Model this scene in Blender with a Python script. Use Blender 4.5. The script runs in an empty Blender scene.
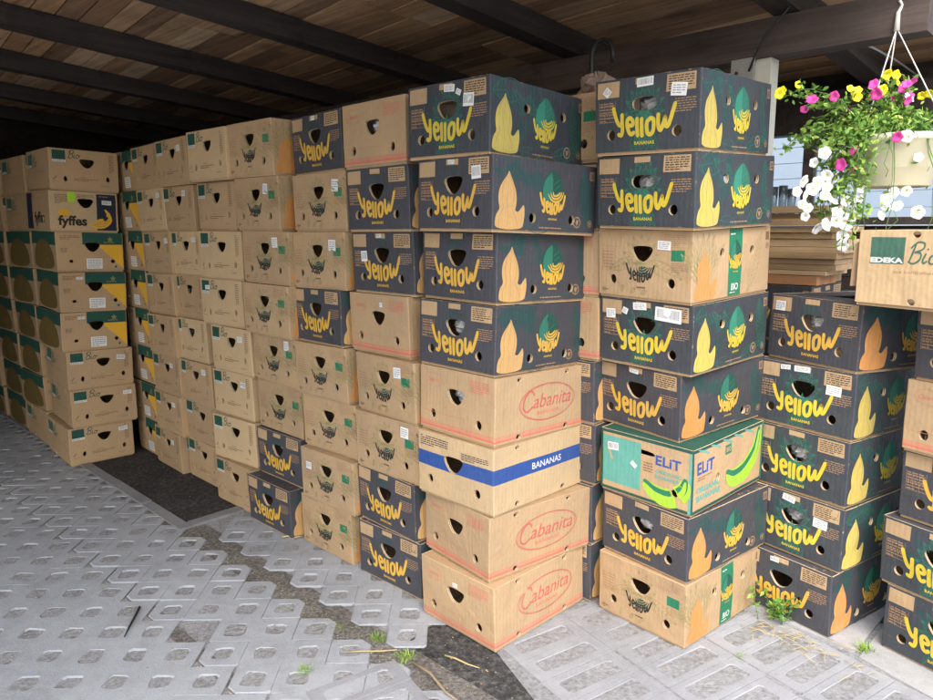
import bpy, bmesh, math, random
from mathutils import Vector, Matrix
R=math.radians; PI=math.pi
random.seed(7)
SC=bpy.context.scene; COL=SC.collection

# ---------------- camera ----------------
cam=bpy.data.cameras.new('camera'); co=bpy.data.objects.new('camera',cam); COL.objects.link(co)
cam.lens=36*713.8/933; cam.sensor_width=36; cam.clip_start=.05; cam.clip_end=2000
co.matrix_world=Matrix.Translation((0,0,1.5015))@Matrix.Rotation(R(90-9.85),4,'X')@Matrix.Rotation(-.00543,4,'Z')
SC.camera=co
# ---------------- light ----------------
SUN_EL,SUN_AZ=R(50),R(182)          # azimuth clockwise from +Y (the viewing direction)
w=bpy.data.worlds.new('World'); SC.world=w; w.use_nodes=True
nt=w.node_tree; bg=nt.nodes['Background']
sky=nt.nodes.new('ShaderNodeTexSky'); sky.sky_type='NISHITA'; sky.sun_disc=False
sky.sun_elevation=SUN_EL; sky.sun_rotation=SUN_AZ; sky.air_density=1.3; sky.dust_density=3.5
nt.links.new(sky.outputs[0],bg.inputs[0]); bg.inputs[1].default_value=.15
sl=bpy.data.lights.new('sun','SUN'); sl.energy=1.25; sl.angle=R(50); sl.color=(1,.985,.96)
so=bpy.data.objects.new('sun',sl); COL.objects.link(so)
sd=Vector((math.sin(SUN_AZ)*math.cos(SUN_EL),math.cos(SUN_AZ)*math.cos(SUN_EL),math.sin(SUN_EL)))
so.rotation_euler=sd.to_track_quat('Z','Y').to_euler(); so.location=(0,-4,6)
SC.view_settings.view_transform='Standard'; SC.view_settings.look='None'
SC.view_settings.exposure=1.42; SC.view_settings.gamma=1; SC.view_settings.use_curve_mapping=False
SC.render.engine='CYCLES'; SC.cycles.max_bounces=8; SC.cycles.diffuse_bounces=5

# ---------------- frames ----------------
ROT=R(46)                               # local x runs along the roof's fall (v), local y along the long wall (u)
VX,VY=math.cos(ROT),math.sin(ROT)
def uv(u,v,z=0): return Vector((v*VX-u*VY, v*VY+u*VX, z))

# ---------------- materials ----------------
MATS={}
def nodes(name):
    m=bpy.data.materials.new(name); m.use_nodes=True; n=m.node_tree; return m,n,n.nodes['Principled BSDF']
def mth(n,op,a,b=None,clamp=False):
    k=n.nodes.new('ShaderNodeMath'); k.operation=op; k.use_clamp=clamp
    for i,x in enumerate((a,b)):
        if x is None: continue
        if isinstance(x,(int,float)): k.inputs[i].default_value=x
        else: n.links.new(x,k.inputs[i])
    return k.outputs[0]
def noise(n,vec,scale,detail=3,rough=.6,sc=None):
    if sc:
        mp=n.nodes.new('ShaderNodeMapping'); mp.inputs['Scale'].default_value=sc; n.links.new(vec,mp.inputs[0]); vec=mp.outputs[0]
    k=n.nodes.new('ShaderNodeTexNoise'); k.inputs['Scale'].default_value=scale; k.inputs['Detail'].default_value=detail
    k.inputs['Roughness'].default_value=rough; n.links.new(vec,k.inputs['Vector']); return k.outputs['Fac']
def mixc(n,f,a,b,mode='MIX'):
    k=n.nodes.new('ShaderNodeMix'); k.data_type='RGBA'; k.blend_type=mode
    if isinstance(f,(int,float)): k.inputs[0].default_value=f
    else: n.links.new(f,k.inputs[0])
    for i,x in ((6,a),(7,b)):
        if isinstance(x,tuple): k.inputs[i].default_value=(*x,1) if len(x)==3 else x
        else: n.links.new(x,k.inputs[i])
    return k.outputs[2]
def ramp(n,f,stops):
    k=n.nodes.new('ShaderNodeValToRGB'); n.links.new(f,k.inputs[0]); e=k.color_ramp.elements
    while len(e)<len(stops): e.new(.5)
    for i,(p,c) in enumerate(stops):
        e[i].position=p; e[i].color=(*c,1) if isinstance(c,tuple) else (c,c,c,1)
    return k.outputs[0]
def bump(n,h,strength,dist,b):
    k=n.nodes.new('ShaderNodeBump'); k.inputs['Strength'].default_value=strength; k.inputs['Distance'].default_value=dist
    n.links.new(h,k.inputs['Height']); n.links.new(k.outputs[0],b.inputs['Normal']); return k
BW,BL,BH=.39,.52,.247
def card(name,col,wear=0.,kraft=(.47,.31,.175),rough=.75,var=.12,spec=.25,thin=0.):
    """printed or plain corrugated card: per-box tone, fibres, flutes, scuffed folds"""
    m,n,b=nodes(name); MATS[name]=m
    tc=n.nodes.new('ShaderNodeTexCoord').outputs['Object']
    oi=n.nodes.new('ShaderNodeObjectInfo').outputs['Random']
    seed=n.nodes.new('ShaderNodeVectorMath'); seed.operation='ADD'
    cmb=n.nodes.new('ShaderNodeCombineXYZ')
    for i in range(3): n.links.new(mth(n,'MULTIPLY',oi,37.+i*11),cmb.inputs[i])
    n.links.new(tc,seed.inputs[0]); n.links.new(cmb.outputs[0],seed.inputs[1]); P=seed.outputs[0]
    big=noise(n,P,5,4); fine=noise(n,P,90,3,.7)
    val=mth(n,'ADD',mth(n,'MULTIPLY',mth(n,'SUBTRACT',oi,.5),var),mth(n,'ADD',mth(n,'MULTIPLY',mth(n,'SUBTRACT',big,.5),.34),mth(n,'MULTIPLY',mth(n,'SUBTRACT',fine,.5),.22)))
    k=n.nodes.new('ShaderNodeHueSaturation'); k.inputs['Color'].default_value=(*col,1)
    n.links.new(mth(n,'ADD',val,1.),k.inputs['Value']); n.links.new(mth(n,'ADD',mth(n,'MULTIPLY',big,.2),.88),k.inputs['Saturation'])
    c=k.outputs[0]
    if wear>0:
        sep=n.nodes.new('ShaderNodeSeparateXYZ'); n.links.new(tc,sep.inputs[0])
        a=mth(n,'SUBTRACT',BW/2,mth(n,'ABSOLUTE',sep.outputs[0])); bb=mth(n,'SUBTRACT',BL/2,mth(n,'ABSOLUTE',sep.outputs[1]))
        dv=mth(n,'MAXIMUM',a,bb); dz=mth(n,'MINIMUM',mth(n,'SUBTRACT',sep.outputs[2],.010),mth(n,'SUBTRACT',.2455,sep.outputs[2]))
        d=mth(n,'MINIMUM',dv,dz)
        ns=noise(n,P,38,4,.75)
        th=mth(n,'MULTIPLY',mth(n,'SUBTRACT',ns,.52),.020*wear)
        f=mth(n,'MULTIPLY',mth(n,'SUBTRACT',th,d),450,True)
        spk=mth(n,'MULTIPLY',mth(n,'SUBTRACT',noise(n,P,150,2,.5),.715),14*wear,True)
        lng=mth(n,'MULTIPLY',mth(n,'SUBTRACT',noise(n,P,14,4,.8,(1,1,7)),.70),8*wear,True)
        f=mth(n,'MAXIMUM',f,mth(n,'MULTIPLY',mth(n,'MAXIMUM',spk,lng),.55))
        c=mixc(n,mth(n,'MULTIPLY',f,.85),c,kraft)
    n.links.new(c,b.inputs['Base Color'])
    b.inputs['Roughness'].default_value=rough; b.inputs['Specular IOR Level'].default_value=spec
    wv=n.nodes.new('ShaderNodeTexWave'); wv.wave_type='BANDS'; wv.bands_direction='DIAGONAL'; wv.inputs['Scale'].default_value=34
    mp=n.nodes.new('ShaderNodeMapping'); mp.inputs['Scale'].default_value=(1,1,0); n.links.new(tc,mp.inputs[0]); n.links.new(mp.outputs[0],wv.inputs[0])
    h=mth(n,'ADD',mth(n,'MULTIPLY',wv.outputs['Fac'],.05),mth(n,'ADD',mth(n,'MULTIPLY',noise(n,P,7,3),1.6),mth(n,'MULTIPLY',fine,.06)))
    bump(n,h,.55,.012,b)
    return m
KR=(.46,.315,.18); KL=(.56,.405,.235)
card('kraft',KR); card('kraft_pale',KL); card('kraft_dull',(.40,.27,.165)); card('card_edge',(.62,.47,.30),var=.05)
card('charcoal',(.062,.063,.076),wear=1,rough=.55,spec=.35)
card('charcoal_green',(.052,.060,.072),wear=1.1,rough=.55,spec=.35)
card('teal_dark',(.034,.068,.072),wear=.8,rough=.55,spec=.35)
card('print_gold',(.68,.40,.055),wear=.4); card('print_lemon',(.66,.50,.045),wear=.4)
card('print_orange',(.60,.27,.075)); card('figure_gold',(.60,.36,.14)); card('figure_lemon',(.58,.46,.11),wear=.3); card('print_orange_pale',(.68,.42,.19))
card('print_leaf',(.035,.18,.125)); card('print_leaf_dim',(.028,.095,.085)); card('print_green',(.025,.19,.10)); card('print_olive',(.25,.25,.10))
card('print_mint',(.045,.25,.17)); card('print_navy',(.022,.03,.055)); card('print_blue',(.03,.085,.31)); card('print_red',(.50,.12,.10)); card('print_rose',(.60,.17,.12))
card('print_teal',(.12,.36,.31)); card('print_lime',(.34,.56,.05)); card('print_white',(.72,.72,.68)); card('print_brown',(.20,.115,.065))
card('print_black',(.035,.032,.03)); card('print_edge_green',(.02,.095,.075)); card('print_yellow',(.78,.43,.03)); card('print_royal',(.025,.08,.34)); card('print_tan',(.36,.22,.13)); card('print_sage',(.06,.15,.115)); card('print_yellow_shaded',(.15,.105,.03)); card('print_forest',(.022,.085,.065),wear=.3)
def simple(name,col,rough=.6,spec=.4,var=.0,sc=20,bmp=0,metal=0):
    m,n,b=nodes(name); MATS[name]=m
    tc=n.nodes.new('ShaderNodeTexCoord').outputs['Object']
    if var:
        f=noise(n,tc,sc,4); c=mixc(n,f,tuple(x*(1-var) for x in col),tuple(min(1,x*(1+var)) for x in col)); n.links.new(c,b.inputs['Base Color'])
        if bmp: bump(n,f,bmp,.01,b)
    else: b.inputs['Base Color'].default_value=(*col,1)
    b.inputs['Roughness'].default_value=rough; b.inputs['Specular IOR Level'].default_value=spec; b.inputs['Metallic'].default_value=metal
    return m
simple('paper',(.80,.80,.80),.6); simple('paper_ink',(.30,.31,.34),.7); simple('sticker_lime',(.42,.72,.05),.6)
simple('film',(.55,.55,.56),.25,.6,.35,40,.6)
def wood(name,col,dark=.45,grain=26,rough=.85,axis=1,bmp=.5):
    m,n,b=nodes(name); MATS[name]=m
    tc=n.nodes.new('ShaderNodeTexCoord').outputs['Object']
    s=[grain,grain,grain]; s[axis]=1.1
    g=noise(n,tc,1,6,.65,tuple(s)); g2=noise(n,tc,3.0,4,.6)
    s2=[grain*4]*3; s2[axis]=3; g3=noise(n,tc,1,2,.6,tuple(s2))
    f=mth(n,'ADD',mth(n,'MULTIPLY',g,.6),mth(n,'ADD',mth(n,'MULTIPLY',g2,.35),mth(n,'MULTIPLY',g3,.15)))
    c=ramp(n,f,[(.34,tuple(x*dark for x in col)),(.52,col),(.72,tuple(min(1,x*1.55) for x in col))])
    kn=mth(n,'MULTIPLY',mth(n,'SUBTRACT',noise(n,tc,2.6,2,.4,(2,1,2)),.66),9,True)
    c=mixc(n,mth(n,'MULTIPLY',kn,.6),c,tuple(x*.3 for x in col))
    n.links.new(c,b.inputs['Base Color']); b.inputs['Roughness'].default_value=rough; b.inputs['Specular IOR Level'].default_value=.2
    bump(n,mth(n,'ADD',g,g3),bmp,.004,b); return m
for i,c in enumerate([(.50,.31,.165),(.40,.24,.13),(.56,.37,.21),(.26,.16,.095),(.44,.29,.17),(.60,.43,.27)]): wood('board_%d'%i,c,.36,34,bmp=.9)
wood('beam_dark',(.052,.043,.038),.5,20,axis=0); wood('beam_long',(.085,.066,.060),.45,20,axis=1); wood('wall_wood',(.035,.026,.022),.5,16,axis=1)
for i,c in enumerate([(.46,.31,.17),(.38,.26,.15),(.52,.37,.22),(.44,.22,.11)]): wood('plank_%d'%i,c,.6,14,.8)
def concrete(name,col,speck=.25):
    m,n,b=nodes(name); MATS[name]=m
    tc=n.nodes.new('ShaderNodeTexCoord').outputs['Object']
    a=noise(n,tc,1.3,5,.65); c2=noise(n,tc,14,5,.7); c3=noise(n,tc,160,3,.7)
    f=mth(n,'ADD',mth(n,'MULTIPLY',a,.55),mth(n,'ADD',mth(n,'MULTIPLY',c2,.3),mth(n,'MULTIPLY',c3,.25)))
    c=ramp(n,f,[(.36,tuple(x*.62 for x in col)),(.53,col),(.72,tuple(x*1.3 for x in col))])
    sp=mth(n,'MULTIPLY',mth(n,'SUBTRACT',noise(n,tc,230,2,.5),.66),10,True)
    c=mixc(n,mth(n,'MULTIPLY',sp,speck),c,tuple(x*.35 for x in col))
    st=mth(n,'MULTIPLY',mth(n,'SUBTRACT',noise(n,tc,3.2,6,.75),.56),4,True)
    c=mixc(n,mth(n,'MULTIPLY',st,.35),c,(.13,.115,.10))
    n.links.new(c,b.inputs['Base Color']); b.inputs['Roughness'].default_value=.9; b.inputs['Specular IOR Level'].default_value=.25
    bump(n,mth(n,'ADD',mth(n,'MULTIPLY',c2,.8),mth(n,'MULTIPLY',c3,.5)),.7,.006,b); return m
concrete('paver',(.345,.365,.395)); concrete('paver_pale',(.29,.30,.325)); concrete('kerb_stone',(.25,.255,.27)); concrete('slab_pale',(.34,.345,.36))
def soil(name,cols,sc=60,bmp=1.):
    m,n,b=nodes(name); MATS[name]=m
    tc=n.nodes.new('ShaderNodeTexCoord').outputs['Object']
    a=noise(n,tc,sc,4,.75); a2=noise(n,tc,5,4,.6)
    f=mth(n,'ADD',mth(n,'MULTIPLY',a,.75),mth(n,'MULTIPLY',a2,.25))
    c=ramp(n,f,[(.36,cols[0]),(.5,cols[1]),(.64,cols[2])]); n.links.new(c,b.inputs['Base Color'])
    b.inputs['Roughness'].default_value=1; b.inputs['Specular IOR Level'].default_value=.15; bump(n,a,bmp,.02,b); return m
soil('joint_fill',[(.20,.197,.19),(.31,.315,.325),(.41,.41,.42)],60,.6); soil('gravel',[(.11,.10,.09),(.22,.205,.19),(.36,.34,.31)],70,1.); soil('bitumen',[(.035,.035,.036),(.075,.073,.073),(.17,.165,.16)],45,.8)
soil('joint_pale',[(.19,.19,.19),(.265,.27,.285),(.35,.355,.37)],50,.5); soil('rubber',[(.03,.029,.029),(.052,.050,.049),(.10,.095,.092)],40,.4)
simple('facade_white',(.30,.35,.41),.7,.3,.05,8); simple('dark_metal',(.02,.022,.024),.45,.5); simple('galvanised',(.42,.43,.42),.4,.5,.15,30,0,.6); simple('white_paint',(.62,.60,.52),.55,.4,.12,12)
simple('pot_plastic',(.78,.76,.58),.45,.4,.06,9); simple('string_white',(.75,.73,.68),.6); simple('stem_green',(.10,.19,.05),.6)
simple('glass_bottle',(.60,.68,.72),.12,.7); simple('twig_bark',(.30,.235,.16),.85,.2,.3,60,.4); simple('straw',(.50,.40,.20),.8,.2,.25,30); simple('char_stick',(.02,.02,.022),.7)
for i,c in enumerate([(.13,.27,.045),(.085,.20,.035),(.24,.40,.07),(.36,.46,.10)]):
    m=simple('leaf_%d'%i,c,.5,.35,.25,60); b=m.node_tree.nodes['Principled BSDF']; b.inputs['Transmission Weight'].default_value=0; b.inputs['Subsurface Weight'].default_value=0
for nme,c in (('petal_white',(.83,.83,.86)),('petal_pink',(.66,.07,.34)),('petal_yellow',(.85,.72,.02)),('petal_heart',(.52,.55,.16)),('bag_film',(.30,.22,.19))): simple(nme,c,.5,.3,.08,70)
m,n,b=nodes('pane_glass'); MATS['pane_glass']=m
b.inputs['Transmission Weight'].default_value=1; b.inputs['Roughness'].default_value=.02; b.inputs['IOR'].default_value=1.1; b.inputs['Base Color'].default_value=(.93,.97,1,1)

# ---------------- mesh builder ----------------
class MB:
    def __init__(s): s.v=[]; s.f=[]; s.m=[]; s.mats=[]; s.smooth=[]
    def mi(s,name):
        if name not in s.mats: s.mats.append(name)
        return s.mats.index(name)
    def add(s,vs,fs,mat,smooth=False):
        o=len(s.v); k=s.mi(mat); s.v+=[tuple(x) for x in vs]
        for f in fs: s.f.append([i+o for i in f]); s.m.append(k); s.smooth.append(smooth)
    def box(s,a,b,mat,sl=0.,j=0.):
        """axis box; sl = fall of z along x"""
        x0,y0,z0=a; x1,y1,z1=b; vs=[(x,y,z-sl*x+(random.uniform(-j,j) if j else 0)) for x in (x0,x1) for y in (y0,y1) for z in (z0,z1)]
        s.add(vs,[(0,1,3,2),(4,6,7,5),(0,4,5,1),(2,3,7,6),(0,2,6,4),(1,5,7,3)],mat)
    def tube(s,pts,r,mat,n=8,close=False,caps=True):
        pts=[Vector(p) for p in pts]; rs=r if isinstance(r,(list,tuple)) else [r]*len(pts); o=[];up=None
        for i,p in enumerate(pts):
            t=(pts[min(i+1,len(pts)-1)]-pts[max(i-1,0)]).normalized()
            if up is None: up=t.orthogonal().normalized()
            up=(up-t*up.dot(t)).normalized(); sd=t.cross(up)
            o+=[p+(up*math.cos(2*PI*k/n)+sd*math.sin(2*PI*k/n))*rs[i] for k in range(n)]
        fs=[(i*n+k,i*n+(k+1)%n,(i+1)*n+(k+1)%n,(i+1)*n+k) for i in range(len(pts)-1) for k in range(n)]
        if caps: fs+=[tuple(range(n-1,-1,-1)),tuple((len(pts)-1)*n+k for k in range(n))]
        s.add(o,fs,mat,True)
    def lathe(s,prof,mat,n=40,c=(0,0,0)):
        o=[(c[0]+r*math.cos(2*PI*k/n),c[1]+r*math.sin(2*PI*k/n),c[2]+z) for r,z in prof for k in range(n)]
        fs=[(i*n+k,i*n+(k+1)%n,(i+1)*n+(k+1)%n,(i+1)*n+k) for i in range(len(prof)-1) for k in range(n)]
        s.add(o,fs,mat,True)
    def mesh(s,name):
        me=bpy.data.meshes.new(name); me.from_pydata(s.v,[],s.f)
        for k in s.mats: me.materials.append(MATS[k])
        me.polygons.foreach_set('material_index',s.m); me.polygons.foreach_set('use_smooth',s.smooth); me.update(); return me
    def build(s,name,parent=None,loc=(0,0,0),rz=0):
        o=bpy.data.objects.new(name,s.mesh(name)); COL.objects.link(o); o.location=loc; o.rotation_euler[2]=rz
        if parent: o.parent=parent
        return o
def tag(o,label=None,cat=None,group=None,kind=None):
    for k,x in (('label',label),('category',cat),('group',group),('kind',kind)):
        if x: o[k]=x
    return o
def empty(name,loc=(0,0,0),rz=0):
    o=bpy.data.objects.new(name,None); COL.objects.link(o); o.location=loc; o.rotation_euler[2]=rz; o.empty_display_size=.1; return o

# ---------------- flat shapes ----------------
def chaikin(p,it=2):
    for _ in range(it):
        q=[]
        for i in range(len(p)):
            a,b=p[i],p[(i+1)%len(p)]
            q+=[(a[0]*.75+b[0]*.25,a[1]*.75+b[1]*.25),(a[0]*.25+b[0]*.75,a[1]*.25+b[1]*.75)]
        p=q
    return p
def ell(cx,cz,rx,rz,n=20,rot=0): return [(cx+rx*math.cos(t)*math.cos(rot)-rz*math.sin(t)*math.sin(rot),cz+rx*math.cos(t)*math.sin(rot)+rz*math.sin(t)*math.cos(rot)) for t in (2*PI*i/n for i in range(n))]
def rect(x0,z0,x1,z1): return [(x0,z0),(x1,z0),(x1,z1),(x0,z1)]
def curve_mesh(c):
    o=bpy.data.objects.new('tmp',c); COL.objects.link(o)
    dg=bpy.context.evaluated_depsgraph_get(); me=bpy.data.meshes.new_from_object(o.evaluated_get(dg))
    vs=[tuple(v.co) for v in me.vertices]; fs=[tuple(p.vertices) for p in me.polygons]
    bpy.data.objects.remove(o); bpy.data.curves.remove(c); bpy.data.meshes.remove(me); return vs,fs
def fill(polys,thick=0):
    c=bpy.data.curves.new('c','CURVE'); c.dimensions='2D'; c.fill_mode='BOTH'; c.extrude=thick/2
    for p in polys:
        s=c.splines.new('POLY'); s.points.add(len(p)-1)
        for i,q in enumerate(p): s.points[i].co=(q[0],q[1],0,1)
        s.use_cyclic_u=True
    return curve_mesh(c)
def text(body,size,bold=0,shear=0,space=1):
    c=bpy.data.curves.new('t','FONT'); c.body=body; c.size=size; c.offset=bold; c.shear=shear; c.space_character=space
    c.align_x='CENTER'; c.align_y='CENTER'; c.resolution_u=3
    vs,fs=curve_mesh(c)
    return [(x,y) for x,y,_ in vs],fs
def fit_text(body,x0,z0,x1,z1,bold=.0,shear=0,space=1):
    vs,fs=text(body,1,bold,shear,space)
    a=min(v[0] for v in vs);b=max(v[0] for v in vs);c=min(v[1] for v in vs);d=max(v[1] for v in vs)
    return [(x0+(x-a)/(b-a)*(x1-x0),z0+(y-c)/(d-c)*(z1-z0)) for x,y in vs],fs
def crom(p,k=6):
    q=[p[0]]+list(p)+[p[-1]]; o=[]
    for i in range(1,len(q)-2):
        for j in range(k):
            t=j/k; a,b,c,d=q[i-1],q[i],q[i+1],q[i+2]
            o.append(tuple(.5*((2*b[m])+(-a[m]+c[m])*t+(2*a[m]-5*b[m]+4*c[m]-d[m])*t*t+(-a[m]+3*b[m]-3*c[m]+d[m])*t**3) for m in (0,1)))
    o.append(p[-1]); return o
def ribbon(pts,w,k=6,taper=False):
    p=crom(pts,k) if k>1 else list(pts); vs=[];n=len(p)
    for i in range(n):
        a=p[max(0,i-1)];b=p[min(n-1,i+1)]; dx,dy=b[0]-a[0],b[1]-a[1]; l=math.hypot(dx,dy) or 1
        ww=w/2*((math.sin(PI*(i+.6)/(n+.2))**.5) if taper else 1)
        vs+=[(p[i][0]-dy/l*ww,p[i][1]+dx/l*ww),(p[i][0]+dy/l*ww,p[i][1]-dx/l*ww)]
    return vs,[(2*i,2*i+1,2*i+3,2*i+2) for i in range(n-1)]
class Art:
    """flat print collected in panel coordinates (x across, z up)"""
    def __init__(s,holes=()): s.it=[]; s.h=[(sum(p[0] for p in h)/len(h),sum(p[1] for p in h)/len(h),max(abs(p[0]-q[0]) for p in h for q in h)/2,max(abs(p[1]-q[1]) for p in h for q in h)/2) for h in holes]
    def inhole(s,x,z): return any(((x-a)/(r+.003))**2+((z-b)/(t+.003))**2<1 for a,b,r,t in s.h)
    def add(s,vf,mat,layer=1,cut=True):
        vs,fs=vf
        if cut: fs=[f for f in fs if not s.inhole(sum(vs[i][0] for i in f)/len(f),sum(vs[i][1] for i in f)/len(f))]
        s.it.append((vs,fs,mat,layer))
    def poly(s,p,mat,layer=1,cut=True):
        vs,fs=fill([p]); s.add(([(v[0],v[1]) for v in vs],fs),mat,layer,False)
    def rect(s,x0,z0,x1,z1,mat,layer=1):
        s.add(([(x0,z0),(x1,z0),(x1,z1),(x0,z1)],[(0,1,2,3)]),mat,layer,False)
    def micro(s,x0,z0,x1,z1,rows,mat,layer=2,fillr=.85,seed=0):
        rg=random.Random(seed*77+int(x0*1000)); h=(z1-z0)/rows
        for r in range(rows):
            x=x0; zt=z1-r*h-h*.28
            end=x1 if r<rows-1 else x0+(x1-x0)*rg.uniform(.4,.9)
            while x<end:
                l=min(rg.uniform(.006,.02),end-x)
                if l>.002: s.rect(x,zt-h*.42,x+l,zt,mat,layer)
                x+=l+.003
    def place(s,mb,o,xd,n,flip=False):
        o=Vector(o); xd=Vector(xd); n=Vector(n)
        for vs,fs,mat,la in s.it:
            e=.00028*la
            V=[o+xd*x+Vector((0,0,z))+n*e for x,z in vs]
            mb.add(V,fs,mat)
def panel(mb,poly,holes,thick,o,xd,n,bands,base,edge='card_edge'):
    """a card wall with real holes; bands = [(convex polygon, material)] printed areas"""
    vs,fs=fill([poly]+list(holes),thick)
    bm=bmesh.new()
    bv=[bm.verts.new(v) for v in vs]
    for f in fs:
        try: bm.faces.new([bv[i] for i in f])
        except ValueError: pass
    bmesh.ops.remove_doubles(bm,verts=bm.verts,dist=1e-6)
    for pl,_ in bands:
        for i in range(len(pl)):
            a,b=pl[i],pl[(i+1)%len(pl)]
            nn=Vector((-(b[1]-a[1]),b[0]-a[0],0)).normalized()
            bmesh.ops.bisect_plane(bm,geom=bm.verts[:]+bm.edges[:]+bm.faces[:],plane_co=(a[0],a[1],0),plane_no=nn,dist=1e-6)
    bm.normal_update(); bm.verts.ensure_lookup_table(); bm.verts.index_update()
    def inside(p,pl):
        sg=0
        for i in range(len(pl)):
            a,b=pl[i],pl[(i+1)%len(pl)]; cr=(b[0]-a[0])*(p.y-a[1])-(b[1]-a[1])*(p.x-a[0])
            if abs(cr)<1e-9: continue
            if sg==0: sg=1 if cr>0 else -1
            elif (cr>0)!=(sg>0): return False
        return True
    o=Vector(o); xd=Vector(xd); n=Vector(n)
    V=[o+xd*v.co.x+Vector((0,0,v.co.y))+n*(v.co.z-thick/2) for v in bm.verts]
    groups={}
    for f in bm.faces:
        c=f.calc_center_median(); m=base
        if abs(f.normal.z)<.5: m=edge
        elif c.z<0: m='kraft_dull'
        else:
            for pl,mm in bands:
                if inside(c,pl): m=mm
        groups.setdefault(m,[]).append([v.index for v in f.verts])
    k0=len(mb.v); mb.v+=[tuple(x) for x in V]
    for m,fl in groups.items():
        k=mb.mi(m)
        for f in fl: mb.f.append([i+k0 for i in f]); mb.m.append(k); mb.smooth.append(False)
    bm.free()

MATS['glass_bottle'].node_tree.nodes['Principled BSDF'].inputs['Transmission Weight'].default_value=.85
# ---------------- the carton kinds ----------------
ZB,ZT,RC,TH=.010,.2455,.005,.004
HAND=lambda cx,cz,s=1: [(cx+x*s,cz+z*s) for x,z in chaikin([(-.048,.006),(-.046,.028),(.046,.028),(.048,.006),(.018,-.032),(-.018,-.032)])]
SLOT=lambda cx,cz: [(cx+x,cz+z) for x,z in chaikin([(-.045,.014),(-.030,.024),(.030,.024),(.045,.014),(.045,-.010),(.030,-.020),(-.030,-.020),(-.045,-.010)])]
def fx(f,w=BW): return (f-.5)*w            # fraction of the face width -> panel x
def smile(art,word,cx,z0,wd,ht,rise,mat,layer=3,bold=.045,grow=.35,fan=.16):
    vs,fs=text(word,1,bold,0,.98)
    a=min(v[0] for v in vs);b=max(v[0] for v in vs);c=min(v[1] for v in vs);d=max(v[1] for v in vs); o=[]
    for x,y in vs:
        t=(x-a)/(b-a)*2-1; q=(y-c)/(d-c)
        g=1+grow*t*t+(.25*max(0,-t-.55) if q>.2 else 0)
        o.append((cx+t*wd/2*(1-fan/2+fan*q),z0+q*ht*g+rise*t*t))
    art.add((o,fs),mat,layer)
GLY={'y':[[(-.06,1.02),(.02,.62),(.22,.28),(.46,.30),(.62,.60),(.68,.98)],[(.62,.60),(.56,.05),(.36,-.32),(.08,-.38)]],
 'e':[[(.12,.50),(.62,.60),(.66,.86),(.40,1.0),(.14,.80),(.08,.42),(.22,.06),(.46,.0),(.68,.14)]],'l':[[(.10,1.04),(.08,.5),(.12,.0)]],
 'o':[[(.42,1.0),(.14,.84),(.10,.46),(.20,.10),(.44,.0),(.68,.14),(.74,.52),(.66,.88),(.42,1.0),(.36,1.0)]],
 'w':[[(.02,1.04),(.08,.40),(.26,.02),(.42,.34),(.48,.66)],[(.48,.66),(.56,.20),(.72,.02),(.88,.40),(.98,1.04)]]}
WORD=[('y',-1.0,.40),('e',-.60,.36),('l',-.235,.20),('l',-.075,.20),('o',.075,.37),('w',.46,.52)]
def word_smile(art,cx,z0,wd,ht,rise,mat,wt=.0115,layer=4,fan=.30):
    """the curved word, every letter a brush stroke on a smile"""
    for ch,t0,tw in WORD:
        for st in GLY[ch]:
            p=[]
            for x,q in crom(st,4):
                t=t0+x*tw; g=1+.16*t*t
                p.append((cx+t*wd/2+q*ht*g*t*fan, z0+rise*t*t+q*ht*g))
            art.add(ribbon(p,wt,1),mat,layer)
            for e in (p[0],p[-1]): art.poly(ell(e[0],e[1],wt*.5,wt*.5,8),mat,layer)
def leaf_fill(art,cx,cz,ln,wd,ang,mat,layer=.5,clip=None):
    ca,sa=math.cos(ang),math.sin(ang); T=lambda x,y:(cx+x*ca-y*sa,cz+x*sa+y*ca); n,m=36,10; vs=[];fs=[]
    for i in range(n+1):
        t=i/n; h=wd/2*math.sin(PI*min(.995,max(.005,t)))**.8
        for j in range(m+1): vs.append(T(ln*t,h*(j/m*2-1)))
    for i in range(n):
        for j in range(m):
            f=(i*(m+1)+j,(i+1)*(m+1)+j,(i+1)*(m+1)+j+1,i*(m+1)+j+1)
            if clip and not all(clip[0]<=vs[k][0]<=clip[2] and clip[1]<=vs[k][1]<=clip[3] for k in f): continue
            fs.append(f)
    art.add((vs,fs),mat,layer)
def leafline(art,cx,cz,ln,wd,ang,mat,w=.0016,veins=7,layer=1):
    ca,sa=math.cos(ang),math.sin(ang); T=lambda x,y:(cx+x*ca-y*sa,cz+x*sa+y*ca)
    for s in (1,-1): art.add(ribbon([T(ln*t,s*wd/2*math.sin(PI*t)**.8) for t in [i/8 for i in range(9)]],w,2),mat,layer)
    art.add(ribbon([T(0,0),T(ln,0)],w,3),mat,layer)
    for i in range(1,veins+1):
        t=i/(veins+1); h=wd/2*math.sin(PI*min(1,t+.1))**.8*.9
        for s in (1,-1): art.add(ribbon([T(ln*t,0),T(ln*min(1,t+.05),s*h*.5),T(ln*min(1,t+.10),s*h)],w*.8,2),mat,layer)
def bananas(art,cx,cz,s,mat,n=3,layer=3,line=None):
    for i in range(n):
        r=s*(1-.22*i)
        p=[(cx-.95*r+i*.1*s,cz+.28*r+.16*i*s),(cx-.55*r,cz-.18*r+.15*i*s),(cx+.05*r,cz-.30*r+.17*i*s),(cx+.6*r,cz-.05*r+.17*i*s),(cx+.92*r,cz+.52*r+.1*i*s)]
        if line: art.add(ribbon(p,.24*s,5,True),line,layer)
        art.add(ribbon(p,.17*s,5,True),mat,layer+.4)
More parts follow.
